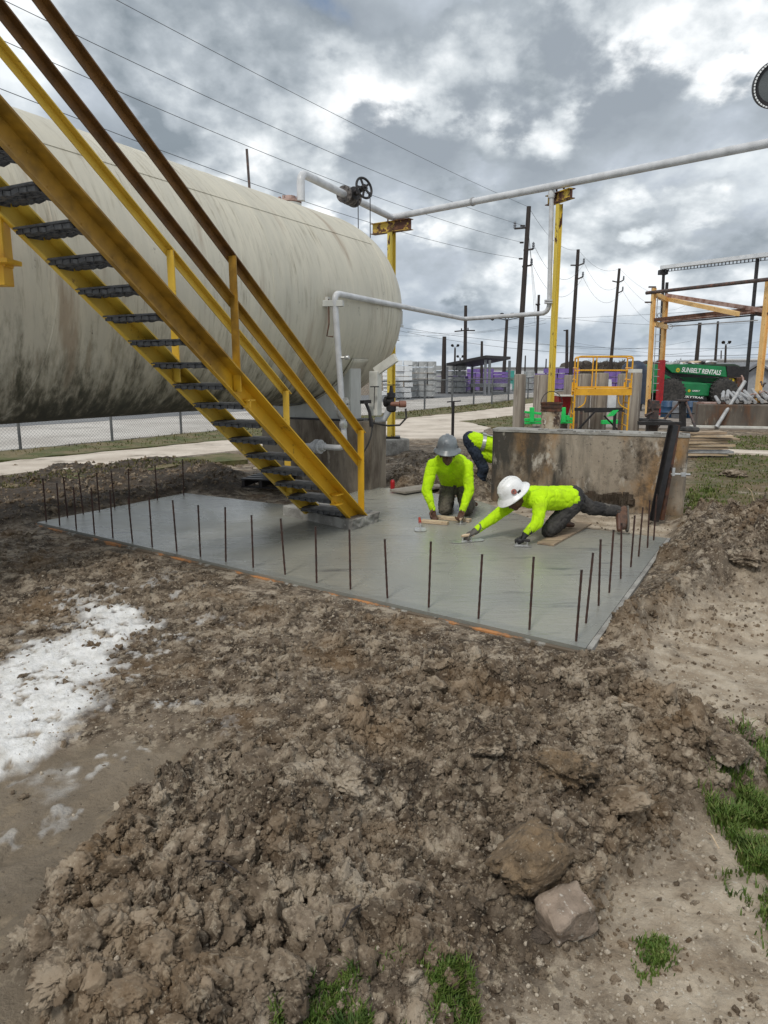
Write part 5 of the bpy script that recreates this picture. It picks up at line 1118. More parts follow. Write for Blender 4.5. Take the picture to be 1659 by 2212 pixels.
mb = MB(); mb.box(at(1541, 871, pb0.y+.4), (.75, .5, .06)); tag(part('steel_tray', mb, MT['rustpipe']), 'low pinkish steel tray on the left end of the dark block', 'tray')
for i, (u, v, l_, dz, an, m_) in enumerate(((1500, 985, 1.1, 0, .05, 'palewood'), (1506, 983, 1.2, .05, -.02, 'grey_pipe'), (1512, 975, .9, .12, .1, 'wood'), (1520, 972, 1.35, .18, .02, 'palewood'), (1506, 968, 1.0, .24, .2, 'palewood'), (1500, 962, 1.3, .30, .04, 'wood'), (1515, 958, 1.2, .36, -.06, 'palewood'), (1520, 954, .9, .42, .15, 'wood'))):
    p = gp(1500, 986); mb = MB(); c = Vector((p.x+.12+.05*(i % 3), p.y+.1+.06*(i % 2), dz+.03)); mb.box(c, (l_, .16+.1*(i % 2), .04), Matrix.Rotation(an-.05, 3, 'Z'))
    tag(part('timber_plank', mb, MT[m_]), 'pale timber plank, %s from the ground in the stack right of the concrete block' % ORD[i], 'plank', 'planks stacked beside the concrete block')
# ------------------------------------------------------------------ telehandler
def telehandler():
    Y = 34.0; g = thing('telehandler', tuple(at(1510, 872, Y)), 'green telehandler with long boom and white hire lettering', 'telehandler')
    def pl(nm, pts, m, y0, dep, par=None, bev=0): mb = MB(); mb.prism([at(u, v, Y)+Vector((0, y0, 0)) for u, v in pts], (0, dep, 0)); return part(nm, mb, m, par or g, bevel=bev)
    body = pl('chassis', [(1400, 850), (1402, 788), (1420, 787), (1432, 806), (1462, 823), (1530, 828), (1576, 834), (1592, 838), (1592, 846), (1575, 846), (1535, 850), (1525, 858), (1452, 856), (1440, 846)], MT['green'], 0, 2.2, bev=.02)
    pl('engine_hood', [(1468, 826), (1522, 829), (1530, 836), (1528, 855), (1470, 855)], MT['green'], -.18, .3, bev=.04)
    bm_ = pl('boom', [(1442, 787), (1500, 786.5), (1580, 792), (1583, 815), (1545, 811), (1462, 805)], MT['green'], .55, .8, bev=.02)
    pl('boom_section', [(1508, 786), (1600, 786), (1612, 790), (1608, 803), (1582, 805), (1578, 792)], mat('grimy_dark_green', (.03, .055, .035), .7), .6, .7, bev=.01)
    pl('boom_head', [(1580, 790), (1606, 790), (1611, 803), (1600, 814), (1582, 814)], MT['black'], .5, .9, bev=.02)
    pl('lift_ram', [(1462, 805), (1470, 806), (1500, 826), (1488, 827)], MT['black'], .8, .25)
    pl('rear_arm', [(1430, 790), (1444, 788), (1470, 806), (1475, 826), (1458, 822)], MT['black'], .7, .5)
    pl('far_frame', [(1500, 815), (1588, 818), (1588, 832), (1500, 829)], MT['green'], 1.5, .3)
    pl('frame_beam', [(1545, 826), (1600, 828), (1600, 834), (1545, 833)], MT['black'], 1.0, .4)
    pl('yellow_box', [(1586, 818), (1600, 818), (1600, 838), (1590, 835)], MT['sunyel'], .6, .5, bev=.02)
    pl('carriage', [(1602, 816), (1618, 815), (1622, 838), (1616, 852), (1600, 846)], MT['rusty'], .4, 1.4, bev=.02)
    for i, (u, v, y0) in enumerate(((1558, 848, -.25), (1444, 848, -.25), (1590, 848, 1.9), (1460, 848, 1.9))):
        c = at(u, v, Y)+Vector((0, y0, 0)); c.z = .64; R0 = .62
        mb = MB(); mb.lathe([(.36, -.2), (.50, -.22), (.60, -.18), (R0, -.1), (R0, .1), (.60, .18), (.50, .22), (.36, .2)], c, (0, 1, 0), 32)
        for k in range(22):
            a = 2*math.pi*k/22; M5 = Matrix.Rotation(-a, 3, 'Y')
            for s_ in (-1, 1): mb.box(c+M5 @ Vector((R0+.01, s_*.09, 0)), (.06, .19, .055), M5 @ Matrix.Rotation(s_*.5, 3, 'X'))
        wh = part('wheel', mb, MT['rubber'], g, 40)
        mb = MB(); mb.lathe([(.37, -.15), (.34, -.13), (.2, -.06), (.15, -.14), (.02, -.16)], c, (0, 1, 0), 28)
        part('rim', mb, MT['rim'], wh, 30)
        mb = MB()
        for k in range(8): a = k*math.pi/4; mb.prism([c+Vector((math.cos(a+q)*rr_, -.165, math.sin(a+q)*rr_)) for q, rr_ in ((-.25, .08), (0, .2), (.25, .08))], (0, .02, 0))
        part('hub_star', mb, MT['black'], wh)
    def text(s_, u0, v0, u1, v1, hpx, y0, name, m, shear=0., italic=False, rect=None):
        cu = bpy.data.curves.new('lettering', 'FONT'); cu.body = s_; cu.extrude = .006; cu.size = 1; cu.offset = .022; cu.shear = .15; cu.space_character = .98
        o = bpy.data.objects.new('tmp', cu); COL.objects.link(o); bpy.context.view_layer.update()
        me = bpy.data.meshes.new_from_object(o.evaluated_get(bpy.context.evaluated_depsgraph_get())); bpy.data.objects.remove(o)
        co = np.array([v.co for v in me.vertices]); lo, hi = co.min(0), co.max(0)
        A, B = at(u0, v0, Y)+Vector((0, y0, 0)), at(u1, v1, Y)+Vector((0, y0, 0)); ex = (B-A); Lx = ex.length; ex.normalize(); ez = Vector((0, -1, 0)).cross(ex)*-1
        if ez.z < 0: ez = -ez
        H = hpx*Y/FPX*.98
        for v in me.vertices:
            p = A+ex*((v.co.x-lo[0])/(hi[0]-lo[0])*Lx)+ez*((v.co.y-lo[1])/(hi[1]-lo[1])*H)+Vector((0, -v.co.z, 0)); v.co = p-ORG[g.name]
        me.flip_normals(); me.materials.append(m); q = bpy.data.objects.new(name, me); COL.objects.link(q); q.parent = g; return q
    text('SUNBELT RENTALS', 1482, 803.5, 1568, 810.5, 10.5, .535, 'lettering', MT['letter'])
    text('SKYTRAK', 1474, 858.5, 1516, 861.5, 4.6, -.195, 'lettering', MT['letter'])
    text('SUNBELT', 1491, 845.5, 1508, 846.0, 3.2, -.195, 'lettering', MT['letter'])
    pl('name_strip', [(1452, 855.5), (1523, 858), (1523, 863), (1452, 861)], MT['black'], -.185, .3)
    for (u, v, r_, y0) in ((1474.5, 799.5, 5.2, .54), (1485, 844, 3.3, -.19)):
        c = at(u, v, Y)+Vector((0, y0, 0)); r = r_*Y/FPX; mb = MB(); mb.lathe([(r*.72, -.012), (r*.72, 0)], c, (0, 1, 0), 16)
        for k in range(10): a = k*.6283; mb.prism([c+Vector((math.cos(a+q)*rr_, -.008, math.sin(a+q)*rr_)) for q, rr_ in ((-.22, r*.68), (0, r*1.08), (.22, r*.68))], (0, .008, 0))
        sun_ = part('sunflower_emblem', mb, MT['sunyel'], g)
        mb = MB(); mb.lathe([(r*.32, -.018), (r*.32, 0)], c, (0, 1, 0), 12); part('emblem_centre', mb, MT['green'], g)
    r4 = random.Random(4)
telehandler()
for k in range(13):
    u = 1450+k*7.5+random.Random(k).uniform(-2, 2); hi = 0 if not (1500 < u < 1545) else 7
    m_ = rock_mesh(400+k, 2, .5, .5, .5); m_.materials.append([MT['lumgrey'], MT['black'], MT['lumwhite'], MT['palewood']][k % 4]); o = bpy.data.objects.new('debris_bag', m_); COL.objects.link(o)
    p = at(u, 786-hi*.5, 37.5); o.location = p; o.scale = (.34, .3, .22); tag(o, 'crumpled debris lump, %s from the left above the green boom' % ORD[k], 'debris', 'debris heaped behind the green boom')
mb = MB(); p0 = at(1440, 792, 38); mb.box((at(1500, 800, 38.5).x, 38.5, .9), (5.0, 1.2, 1.9)); tag(part('waste_container', mb, MT['black']), 'dark open container holding debris behind the green machine', 'container')
# sheds and long buildings on the right
sh = thing('grey_shed', tuple(at(1610, 860, 44)), 'small grey gabled shed behind the telehandler', 'shed')
mb = MB(); mb.prism([at(1613, 862, 44), at(1613, 812, 44), at(1680, 812, 44), at(1680, 862, 44)], (0, 4, 0)); part('wall', mb, MT['greywall'], sh)
mb = MB(); mb.prism([at(1592, 816, 43.6), at(1640, 787, 43.6), at(1690, 816, 43.6), at(1690, 812, 43.6), at(1640, 782, 43.6), at(1592, 811, 43.6)], (0, 4.8, 0)); part('roof', mb, MT['roofgrey'], sh)
mb = MB(); mb.prism([at(1608, 812, 44), at(1640, 789, 44), at(1680, 812, 44)], (0, .2, 0)); part('gable', mb, MT['greywall'], sh)
wb = thing('white_warehouse', tuple(at(1640, 815, 110)), 'long low white roofed building at the far right', 'building')
mb = MB(); a = at(1563, 778, 110); mb.box((a.x+16, 118, a.z/2), (32, 16, a.z-.02)); part('wall', mb, MT['whitewall'], wb)
mb = MB(); mb.box((a.x+16, 118, a.z+.1), (33, 17, .25)); part('roof', mb, MT['whitewall'], wb)
wl = thing('long_warehouse', tuple(at(1150, 830, 190)), 'long pale warehouse on the horizon behind the lumber', 'building')
a, b = at(1040, 795, 190), at(1236, 795, 190); mb = MB(); mb.box(((a.x+b.x)/2, 200, a.z/2-.1), (b.x-a.x, 20, a.z)); part('wall', mb, MT['whitewall'], wl)
mb = MB(); mb.box(((a.x+b.x)/2, 200, a.z+.1), (b.x-a.x+1, 21, .3)); part('roof', mb, MT['greywall'], wl)
# ------------------------------------------------------------------ lumber yard
def lumber(u0, u1, vb, vt, Y, nx, nz, m, stack, grp, depth=1.2, miss=0.0, seed=1):
    r5 = random.Random(seed); a, b = at(u0, vb, Y), at(u1, vb, Y); z0 = 0.05; zt2 = at(u0, vt, Y).z; hw = (b.x-a.x)/nx; hz_ = (zt2-z0)/nz
    for j in range(nz):
        for i in range(nx):
            if j == nz-1 and r5.random() < miss: continue
            mb = MB(); mb.box((a.x+hw*(i+.5)+r5.uniform(-.05, .05), Y+depth/2+r5.uniform(-.08, .08), z0+hz_*(j+.5)+.03), (hw*.955, depth, hz_*.86))
            for q in (-.3, .3): mb.box((a.x+hw*(i+.5)+q*hw, Y+depth/2, z0+hz_*j), (.09, depth*.9, hz_*.10))
            tag(part('lumber_bundle', mb, m), '%s, %s layer up, %s column' % (stack, ORD[j], ORD[i]), 'lumber bundle', grp)
LW = 'white lumber bundle right of the tank support'
lumber(826, 852, 857, 788, 40, 1, 9, MT['lumwhite'], 'white lumber bundle left of the tank support', 'white lumber bundles', 1.5, 0, 2)
lumber(853, 890, 857, 779, 42, 2, 7, MT['lumwhite'], LW, 'white lumber bundles', 1.5, .3, 3)
lumber(884, 942, 856, 781, 43.5, 3, 6, MT['lumgrey'], 'grey weathered bundle beside the white stacks', 'grey lumber bundles', 1.5, .4, 4)
lumber(940, 1006, 850, 790, 52, 3, 5, MT['lumgrey'], 'grey bundle behind the left canopy posts', 'grey lumber bundles by the canopy', 1.5, .4, 5)
lumber(942, 1010, 846, 801, 54, 4, 4, MT['purple'], 'faded purple bundle low by the left canopy post', 'low purple bundles', 1.5, .4, 6)
lumber(985, 1008, 845, 794, 56, 1, 4, MT['lumwhite'], 'white bundle behind the canopy', 'white bundles behind the canopy', 1.5, 0, 7)
lumber(1008, 1066, 841, 797, 58, 3, 5, MT['purple'], 'purple bundle behind the canopy', 'purple bundles behind the canopy', 1.5, 0, 8)
lumber(1066, 1098, 840, 797, 59, 2, 7, MT['purple'], 'purple bundle right of the canopy', 'purple bundles right of the canopy', 1.5, .5, 9)
lumber(1099, 1112, 826, 800, 60, 1, 2, MT['teal'], 'teal bundle left of the first pier', 'teal bundles', 1.5, 0, 10)
lumber(1137, 1154, 838, 802, 61, 1, 3, MT['lumgrey'], 'grey bundle between the first two piers', 'grey bundles between the piers', 1.5, 0, 11)
lumber(1156, 1252, 836, 796, 62, 4, 4, MT['purple'], 'purple bundle behind the yellow support', 'purple bundles behind the yellow support', 1.5, .2, 12)
lumber(1315, 1345, 830, 803, 64, 2, 3, MT['purple'], 'purple bundle behind the scaffold', 'purple bundles behind the scaffold', 1.5, .2, 13)
lumber(1097, 1106, 843, 829, 57, 1, 1, MT['lumwhite'], 'small white bundle left of the first pier', 'low white bundle', 1.2, 0, 14)
# canopy
cn = thing('canopy_shed', tuple(at(1020, 842, 50)), 'open steel canopy with a dark sloping roof beyond the fence', 'canopy')
YN = 48.0; 
c1_, c2_, c3_ = at(966, 791, YN+6), at(1058, 775, YN), at(1101, 777, YN+4)
rf = [at(964, 790, YN+3), at(1050, 773.5, YN-1), at(1103, 776, YN+3), at(1022, 793, YN+7)]
mb = MB(); mb.prism(rf, (0, 0, .18)); part('roof', mb, MT['black'], cn)
for (u, v, Y) in ((966, 793, YN+3), (993, 793, YN+4.6), (1049, 777, YN-.6), (1058, 778, YN-.5), (1101, 779, YN+2.8), (1020, 793, YN+6.6)):
    p = at(u, v, Y); mb = MB(); mb.beam((p.x, p.y, 0), p, .16, .16); part('post', mb, MT['greyplastic'], cn)
for i, (u, lb) in enumerate(((990, 'flat trailer load under the left of the canopy'), (1035, 'low rack under the middle of the canopy'), (1075, 'low rack under the right of the canopy'))):
    t = thing('lumber_rack', tuple(at(u, 848, 47)), lb, 'rack'); p = gp(u, 848); mb = MB(); mb.box((p.x, p.y, .55), (1.4, .9, .25)); part('load', mb, MT['lumgrey'], t)
    for s_ in (-1, 1): mb = MB(); mb.box((p.x+s_*.55, p.y, .22), (.08, .8, .44)); part('leg', mb, MT['black'], t)
# ------------------------------------------------------------------ chain link fence
fp = [g_(-1100, 1040), g_(-420, 1010), g_(45, 974), g_(243, 956.5), g_(392, 940), g_(560, 922), g_(740, 905), g_(917, 886), g_(976, 880), g_(1023, 875), g_(1062, 874), g_(1098, 866), g_(1140, 863), g_(1190, 858)]
fn = thing('chain_link_fence', tuple(g_(392, 940)), 'galvanised chain link fence along the gravel strip', 'fence'); FH = 1.28
for i, p in enumerate(fp):
    mb = MB(); mb.tube([p+UP*-.1, p+UP*FH], .032 if i < 7 else .04, 8); part('post', mb, MT['galv'], fn, 60)
    if i: mb = MB(); mb.tube([fp[i-1]+UP*(FH-.03), p+UP*(FH-.03)], .024, 6); part('top_rail', mb, MT['galv'], fn, 60)
mb = MB()
for i in range(len(fp)-1):
    a, b = fp[i], fp[i+1]; d = b-a; ln = d.length; d.normalize(); stp = .075 if a.y < 24 else .12; hh = FH-.06
    for s_ in (-1, 1):
        x = -hh
        while x < ln:
            x0, x1 = (x, x+hh); z0, z1 = (0, hh) if s_ == 1 else (hh, 0)
            lo, hi = max(x0, 0), min(x1, ln)
            if hi-lo > .02:
                zl_, zh_ = z0+(z1-z0)*(lo-x0)/hh, z0+(z1-z0)*(hi-x0)/hh
                mb.tube([a+d*lo+UP*(.03+zl_), a+d*hi+UP*(.03+zh_)], .0022 if a.y < 24 else .003, 3, False)
            x += stp
part('chain_link_mesh', mb, MT['galv'], fn, kind='stuff')
# ------------------------------------------------------------------ utility poles and wires
def pole(u0, v0, u1, v1, Y, r, label, arms=(), lights=0, group='utility poles across the yard'):
    a, b = at(u0, v0, Y), at(u1, v1, Y); d = (b-a); b = a+d*(a.z/(-d.z)) if d.z < 0 else b
    t = thing('utility_pole', tuple(b), label, 'utility pole', group)
    mb = MB(); mb.tube([b-UP*.2, a], [r*1.15, r*.8], 10); part('pole_shaft', mb, MT['polewood'], t, 60)
    for (u, v, du, dv, ins) in arms:
        p = at(u, v, Y); q = at(u+du, v+dv, Y-.2); mb = MB(); mb.beam(p, q, .10, .10); arm = part('bracket_arm', mb, MT['polewood'], t)
        if ins: mb = MB(); mb.lathe([(.04, 0), (.10, .05), (.06, .12), (.10, .18), (.06, .26), (.09, .32), (.03, .42)], q, UP, 10); part('insulator', mb, MT['greyplastic'], arm, 40)
    if lights:
        for k in range(lights):
            x = (k-(lights-1)/2)*.75; mb = MB(); p = a+Vector((x, 0, .25 if abs(x) > .5 else .45)); mb.beam(a, p, .06, .06); mb.lathe([(.08, -.15), (.22, .12), (.24, .16)], p, (x*.8, -.8, -.5), 10); part('floodlight', mb, MT['black'], t)
    return t
pole(1142.5, 446, 1119, 815, 47, .17, 'tallest dark wooden pole with bracket arms left of the yellow support', [(1136, 492, -24, 2, 1), (1130, 524, -6, 0, 0), (1131, 541, 21, -3, 1), (1128, 576, 20, -3, 1), (1133, 488, -8, 0, 0), (1128, 559, -6, 0, 0)])
pole(1249, 539, 1232, 812, 62, .17, 'dark wooden pole just right of the yellow support', [(1247, 573, -14, 0, 0), (1248, 574, 13, -5, 1), (1245, 604, 14, -6, 1)])
pole(1338, 580, 1318, 800, 75, .17, 'dark leaning pole behind the scaffold right end', [(1335, 610, -12, -3, 0), (1337, 610, 10, -5, 1), (1333, 634, 12, -6, 1)])
pole(1164, 637, 1157, 815, 66, .14, 'thin dark pole between the tallest pole and the yellow support', [(1162, 660, -4, -3, 0), (1162, 660, 4, -3, 0)])
pole(1006, 660, 1004, 825, 62, .16, 'dark pole with crossarm rising behind the canopy', [(1004, 714, -22, 2, 0), (1004, 714, 22, 0, 0), (997, 714, 0, -4, 0), (1011, 713, 0, -4, 0)])
pole(960, 727, 958, 832, 52, .17, 'short thick black post left of the canopy', group='plain posts round the canopy')
pole(1041, 737, 1040, 832, 58, .12, 'slim dark post inside the canopy', group='plain posts round the canopy')
pole(1095, 692, 1087, 832, 60, .15, 'dark pole topped by a cluster of floodlights right of the canopy', lights=4)
pole(983, 752, 982, 825, 110, .16, 'far small light pole left of the crossarm pole', lights=2)
pole(994, 775, 994, 825, 120, .16, 'tiny light pole just left of the crossarm pole', lights=2)
pole(1225, 712, 1224, 815, 70, .16, 'short dark pole right beside the yellow support', [(1224, 714, -6, 0, 0)])
pole(1512, 697, 1503, 795, 60, .17, 'dark pole under the gantry middle beam on the left')
pole(1551, 694, 1544, 795, 66, .12, 'thin dark pole under the gantry middle beam on the right')
pole(1568, 746, 1566, 800, 95, .15, 'far light pole with two lamps below the gantry', lights=2)
pole(1558, 757, 1557, 800, 120, .12, 'tiny far pole just left of the two lamp pole')
pole(1618, 755, 1617, 800, 110, .10, 'tiny far pole near the right gantry post')
for i, (u, v, lb) in enumerate(((1135, 768, 'tiny far pole left of the tallest pole base'), (1180, 775, 'tiny far pole between the second pier and the yellow support'), (1260, 780, 'tiny far pole above the scaffold left end'))):
    pole(u, v, u-1, 800, 150, .16, lb)
def wire(a, b, sag, label, n=24, r=.011, grp=None):
    a, b = Vector(a), Vector(b); mb = MB(); mb.tube([a.lerp(b, i/n)-UP*(sag*4*(i/n)*(1-i/n)) for i in range(n+1)], r, 4, False)
    tag(part('power_line', mb, MT['wire']), label, 'cable', grp or 'power lines')
for i, (p, q, sg) in enumerate((((1142, 447), (-300, -297), .25), ((1134, 488), (-300, -150), .45), ((1130, 524), (-300, -50), .5), ((1128, 559), (-300, 72), .6))):
    wire(at(*p, 47), at(*q, 14.6), sg, 'power line over the tank, %s from the top' % ORD[i], 30, .009, 'power lines sweeping over the tank')
for i, (p, q, sg) in enumerate((((1142, 447), (1249, 539), .8), ((1156, 535), (1262, 568), 1.6), ((1150, 570), (1259, 598), 1.8))): wire(at(*p, 47), at(*q, 62), sg, 'slack power line between the two tall poles, %s from the top' % ORD[i])
for i, (p, q, sg) in enumerate((((1249, 539), (1338, 580), .8), ((1262, 568), (1347, 605), 1.5), ((1259, 598), (1345, 628), 1.6))): wire(at(*p, 62), at(*q, 75), sg, 'slack power line left of the leaning pole, %s from the top' % ORD[i])
for i, (p, q, sg) in enumerate((((1338, 580), (1470, 640), 1.), ((1347, 605), (1480, 660), 1.5), ((1345, 628), (1476, 690), 2.))): wire(at(*p, 75), at(*q, 90), sg, 'slack power line running right from the leaning pole, %s from the top' % ORD[i])
for i, (p, q, Y, Y2, sg) in enumerate((((860, 706), (1700, 748), 80, 60, 1.), ((860, 714), (1720, 762), 82, 58, 1.2), ((880, 716), (1180, 690), 70, 70, .6), ((840, 724), (1180, 698), 90, 70, .5), ((1005, 690), (1700, 655), 65, 75, .4), ((1160, 680), (1700, 690), 75, 80, .8), ((1160, 740), (1500, 735), 95, 95, 1.), ((1240, 765), (1640, 738), 95, 80, .8), ((1240, 740), (1640, 772), 95, 80, .5))):
    wire(at(*p, Y), at(*q, Y2), sg, 'far slack cable across the yard sky, %s of the low cables' % ORD[i], 30, .012+.004*(i < 2), 'far cables low over the yard')
for i, u in enumerate((1150, 1153, 1156)): wire(at(1142+i, 500+i*12, 46.8), at(1156+i*4, 700, 46), .0, 'steep guy wire at the tallest pole, %s from the left' % ORD[i], 3, .008, 'guy wires')
# ------------------------------------------------------------------ tree line far off
def treeline():
    r6 = random.Random(12); vs, fs = [], []
    def twig(a, b, w0, w1):
        d = (b-a); s_ = d.cross(Vector((0, 1, 0)));
        if s_.length < 1e-5: s_ = Vector((1, 0, 0))
        s_.normalize(); o = len(vs); y_ = Vector((0, w0, 0))
        vs.extend([a-s_*w0, a+s_*w0, b+s_*w1, b-s_*w1, a+y_, b+Vector((0, w1, 0))]); fs.extend([(o, o+1, o+2, o+3), (o, o+4, o+5, o+3)])
    def grow(p, d, ln, w_, k):
        q = p+d*ln; twig(p, q, w_, w_*.6)
        if k == 0: return
        for _ in range(3 if k > 1 else 4):
            e_ = (d+Vector((r6.gauss(0, .5), r6.gauss(0, .5), r6.gauss(.06, .3)))).normalized(); grow(p.lerp(q, r6.uniform(.55, 1)), e_, ln*r6.uniform(.55, .8), w_*.6, k-1)
    for i in range(95):
        u = r6.uniform(1235, 1720); Y = r6.uniform(150, 210); hh = at(u, r6.uniform(764, 776) if u < 1420 else r6.uniform(764, 772) if u < 1525 else r6.uniform(776, 786), Y).z; b = at(u, 800, Y); b.z = -.1
        grow(b, Vector((r6.gauss(0, .1), 0, 1)).normalized(), hh*.36, .12+.01*hh, 4)
    m = bpy.data.meshes.new('treeline'); m.from_pydata([tuple(v) for v in vs], [], fs); m.materials.append(MT['bark']); o = bpy.data.objects.new('treeline', m); COL.objects.link(o); tag(o, 'far belt of bare winter trees on the horizon', kind='stuff')
    mb = MB(); 
    for i in range(70):
        u = 1225+i*7.5; Y = 215; p = at(u, 783+r6.uniform(-5, 6), Y); mb.lathe([(2.0, -.2), (2.4, p.z*.5), (1.6, p.z*.9), (.4, p.z)], (p.x, Y+r6.uniform(-5, 5), 0), UP, 7)
    part('brushwood', mb, MT['bark'], kind='stuff', label='dense dark brush at the foot of the far bare trees')
treeline()
# ------------------------------------------------------------------ grass
def grass(name, patches, label, seed, mt_):
    r7 = np.random.default_rng(seed); vs, fs = [], []
    for (P, n, h0, h1) in patches:
        P = [Vector(p) for p in P]; xs = [p.x for p in P]; ysx = [p.y for p in P]; k = 0
        X_ = r7.uniform(min(xs), max(xs), n*4); Y_ = r7.uniform(min(ysx), max(ysx), n*4); sd_ = sdpoly(X_, Y_, P)+.10*fbm(X_*7, Y_*7, 3, seed)
        ok = (sd_ > -.05) & (r7.random(n*4) < sstep(-.05, .16, sd_)**1.6+.03) & (sdpoly(X_, Y_, SLAB) < -.1); X_, Y_, sd_ = X_[ok][:n], Y_[ok][:n], sd_[ok][:n]; Z_ = terrain(X_, Y_)[0]
        clump = fbm(X_*11, Y_*11, 3, seed+5)
        for x, y, z, c in zip(X_, Y_, Z_, clump):
            if c < r7.uniform(-.30, .12): continue
            hh = r7.uniform(h0, h1)*(.75+.8*max(0, c)); a = r7.uniform(0, 6.28); ln = r7.uniform(.2, .9)*hh; wd = .0016+.0013*y*.5
            dx, dy = math.cos(a), math.sin(a); sx, sy = -dy*wd, dx*wd; o = len(vs)
            vs += [(x-sx, y-sy, z-.005), (x+sx, y+sy, z-.005), (x+dx*ln*.35-sx*.8, y+dy*ln*.35-sy*.8, z+hh*.6), (x+dx*ln*.35+sx*.8, y+dy*ln*.35+sy*.8, z+hh*.6), (x+dx*ln, y+dy*ln, z+hh*.95)]
            fs += [(o, o+1, o+3, o+2), (o+2, o+3, o+4)]
    m = bpy.data.meshes.new(name); m.from_pydata(vs, [], fs); m.materials.append(mt_); o = bpy.data.objects.new(name, m); COL.objects.link(o); return tag(o, label, kind='stuff')
GRASSM = mat('grass_blades', (.065, .125, .018), .6, col2=(.12, .165, .035), scale=30, lo=.35, hi=.65, spots=[((.27, .22, .10), 70, .58, .64), ((.035, .07, .012), 6, .54, .62)], spec=.3)
GRASSD = mat('dry_winter_grass', (.075, .085, .024), .7, col2=(.15, .125, .05), scale=3, lo=.38, hi=.62, spots=[((.035, .045, .014), 5, .54, .66)], spec=.2)
GRASSL = mat('short_lawn_grass', (.075, .115, .022), .65, col2=(.125, .135, .04), scale=5, lo=.38, hi=.62, spots=[((.2, .165, .08), 40, .6, .68)], spec=.2)
grass('grass_tufts', [(gl((1540,1720),(1600,1650),(1640,1600),(1760,1580),(1800,1960),(1640,1880),(1570,1800)), 14000, .03, .085), (gl((1580,1870),(1660,1860),(1780,1950),(1700,2080),(1600,1950)), 2600, .02, .05),
                      (gl((585,2230),(690,2130),(750,2095),(790,2110),(770,2180),(860,2170),(870,2120),(930,2100),(1000,2095),(1030,2140),(940,2190),(880,2240),(600,2300)), 11000, .015, .05), (gl((1370,2050),(1400,2010),(1450,1995),(1490,2040),(1480,2075),(1400,2090)), 3000, .012, .035)], 'fresh green grass tufts growing through the foreground dirt', 31, GRASSM)
grass('lawn_grass', [(LAWN, 26000, .015, .05), (gl((1470,1115),(1480,1050),(1560,1050),(1570,1100)), 1500, .03, .07)], 'short patchy lawn right of the concrete block', 33, GRASSL)
grass('verge_grass', [([g_(-300,1040), g_(0,1036), g_(250,1008), g_(500,982), g_(520,1002), g_(250,1026), g_(0,1070), g_(-300,1090)], 3500, .02, .06), ([g_(-100,1003), g_(0,997), g_(500,950), g_(870,905), g_(1105,880), g_(1105,868), g_(917,886), g_(390,940), g_(45,974), g_(-100,985)], 9000, .05, .13), ([g_(1000,912), g_(1062,924), g_(1180,930), g_(1200,905), g_(1110,899)], 3000, .04, .1)], 'rough tufted verge grass beside the gravel track', 35, GRASSD)
# dry stalk and twigs
mb = MB(); b = gp(1622, 1110); b.z = tz(b.x, b.y); mb.tube([b, b+Vector((.03, 0, .16)), b+Vector((-.02, 0, .3)), b+Vector((-.07, 0, .34))], .005, 5); tag(part('dry_stalk', mb, MT['palewood']), 'single dry pale stalk standing in the right mud', 'stalk')
# round dark lamp at the upper right edge
lc = at(1675, 182, 8.0); nrm = Vector((-.12, -1, -.28)).normalized()
lt = thing('round_lamp', tuple(lc+Vector((.5, .3, -lc.z))), 'round dark lamp disc with a white dashed rim at the upper right edge', 'lamp'); r = 43*8/FPX*.99
mb = MB(); mb.lathe([(r*.99, 0), (r, .015), (r, .05), (r*.9, .055), (r*.86, .045), (r*.80, .03)], lc-nrm*.03, nrm, 48); part('housing', mb, MT['black'], lt, 40)
mb = MB(); mb.lathe([(r*.82, .028), (r*.5, .035), (.001, .036)], lc-nrm*.03, nrm, 40); part('lens', mb, MT['lampface'], lt, 60)
u_ = nrm.cross(UP).normalized(); v_ = u_.cross(nrm)
for k in range(44):
    a = 2*math.pi*k/44; mb = MB(); c = lc+(u_*math.cos(a)+v_*math.sin(a))*r*.945+nrm*.026; mb.box(c, (.021, .013, .012), Matrix((-u_*math.sin(a)+v_*math.cos(a), u_*math.cos(a)+v_*math.sin(a), nrm)).transposed()); part('led', mb, MT['letter'], lt)
mb = MB(); mb.tube([lc-nrm*.04, lc-nrm*.3, lc+Vector((1.1, .35, -.2)), (lc.x+1.1, lc.y+.35, -.1)], .04, 8); part('pole', mb, MT['dark_pipe'], lt, 50)
r8 = random.Random(44)
for i, (u, v, lb) in enumerate(((760, 1985, 'thin dry twig lying across the mound centre'), (1545, 1760, 'pale dry straw beside the right grass'), (480, 1880, 'short dark root fragment on the left of the mound'), (1255, 1330+60, 'thin straw by the near slab corner'))):
    p = gp(u, v, .1); p.z = tz(p.x, p.y)+.05; a = r8.uniform(0, 3); d = Vector((math.cos(a), math.sin(a)*.6, .05))*.07; mb = MB(); mb.tube([p-d, p+Vector((0, .01, .012)), p+d], .0028, 5); tag(part('twig', mb, MT['palewood' if i % 2 else 'polewood']), lb, 'twig')
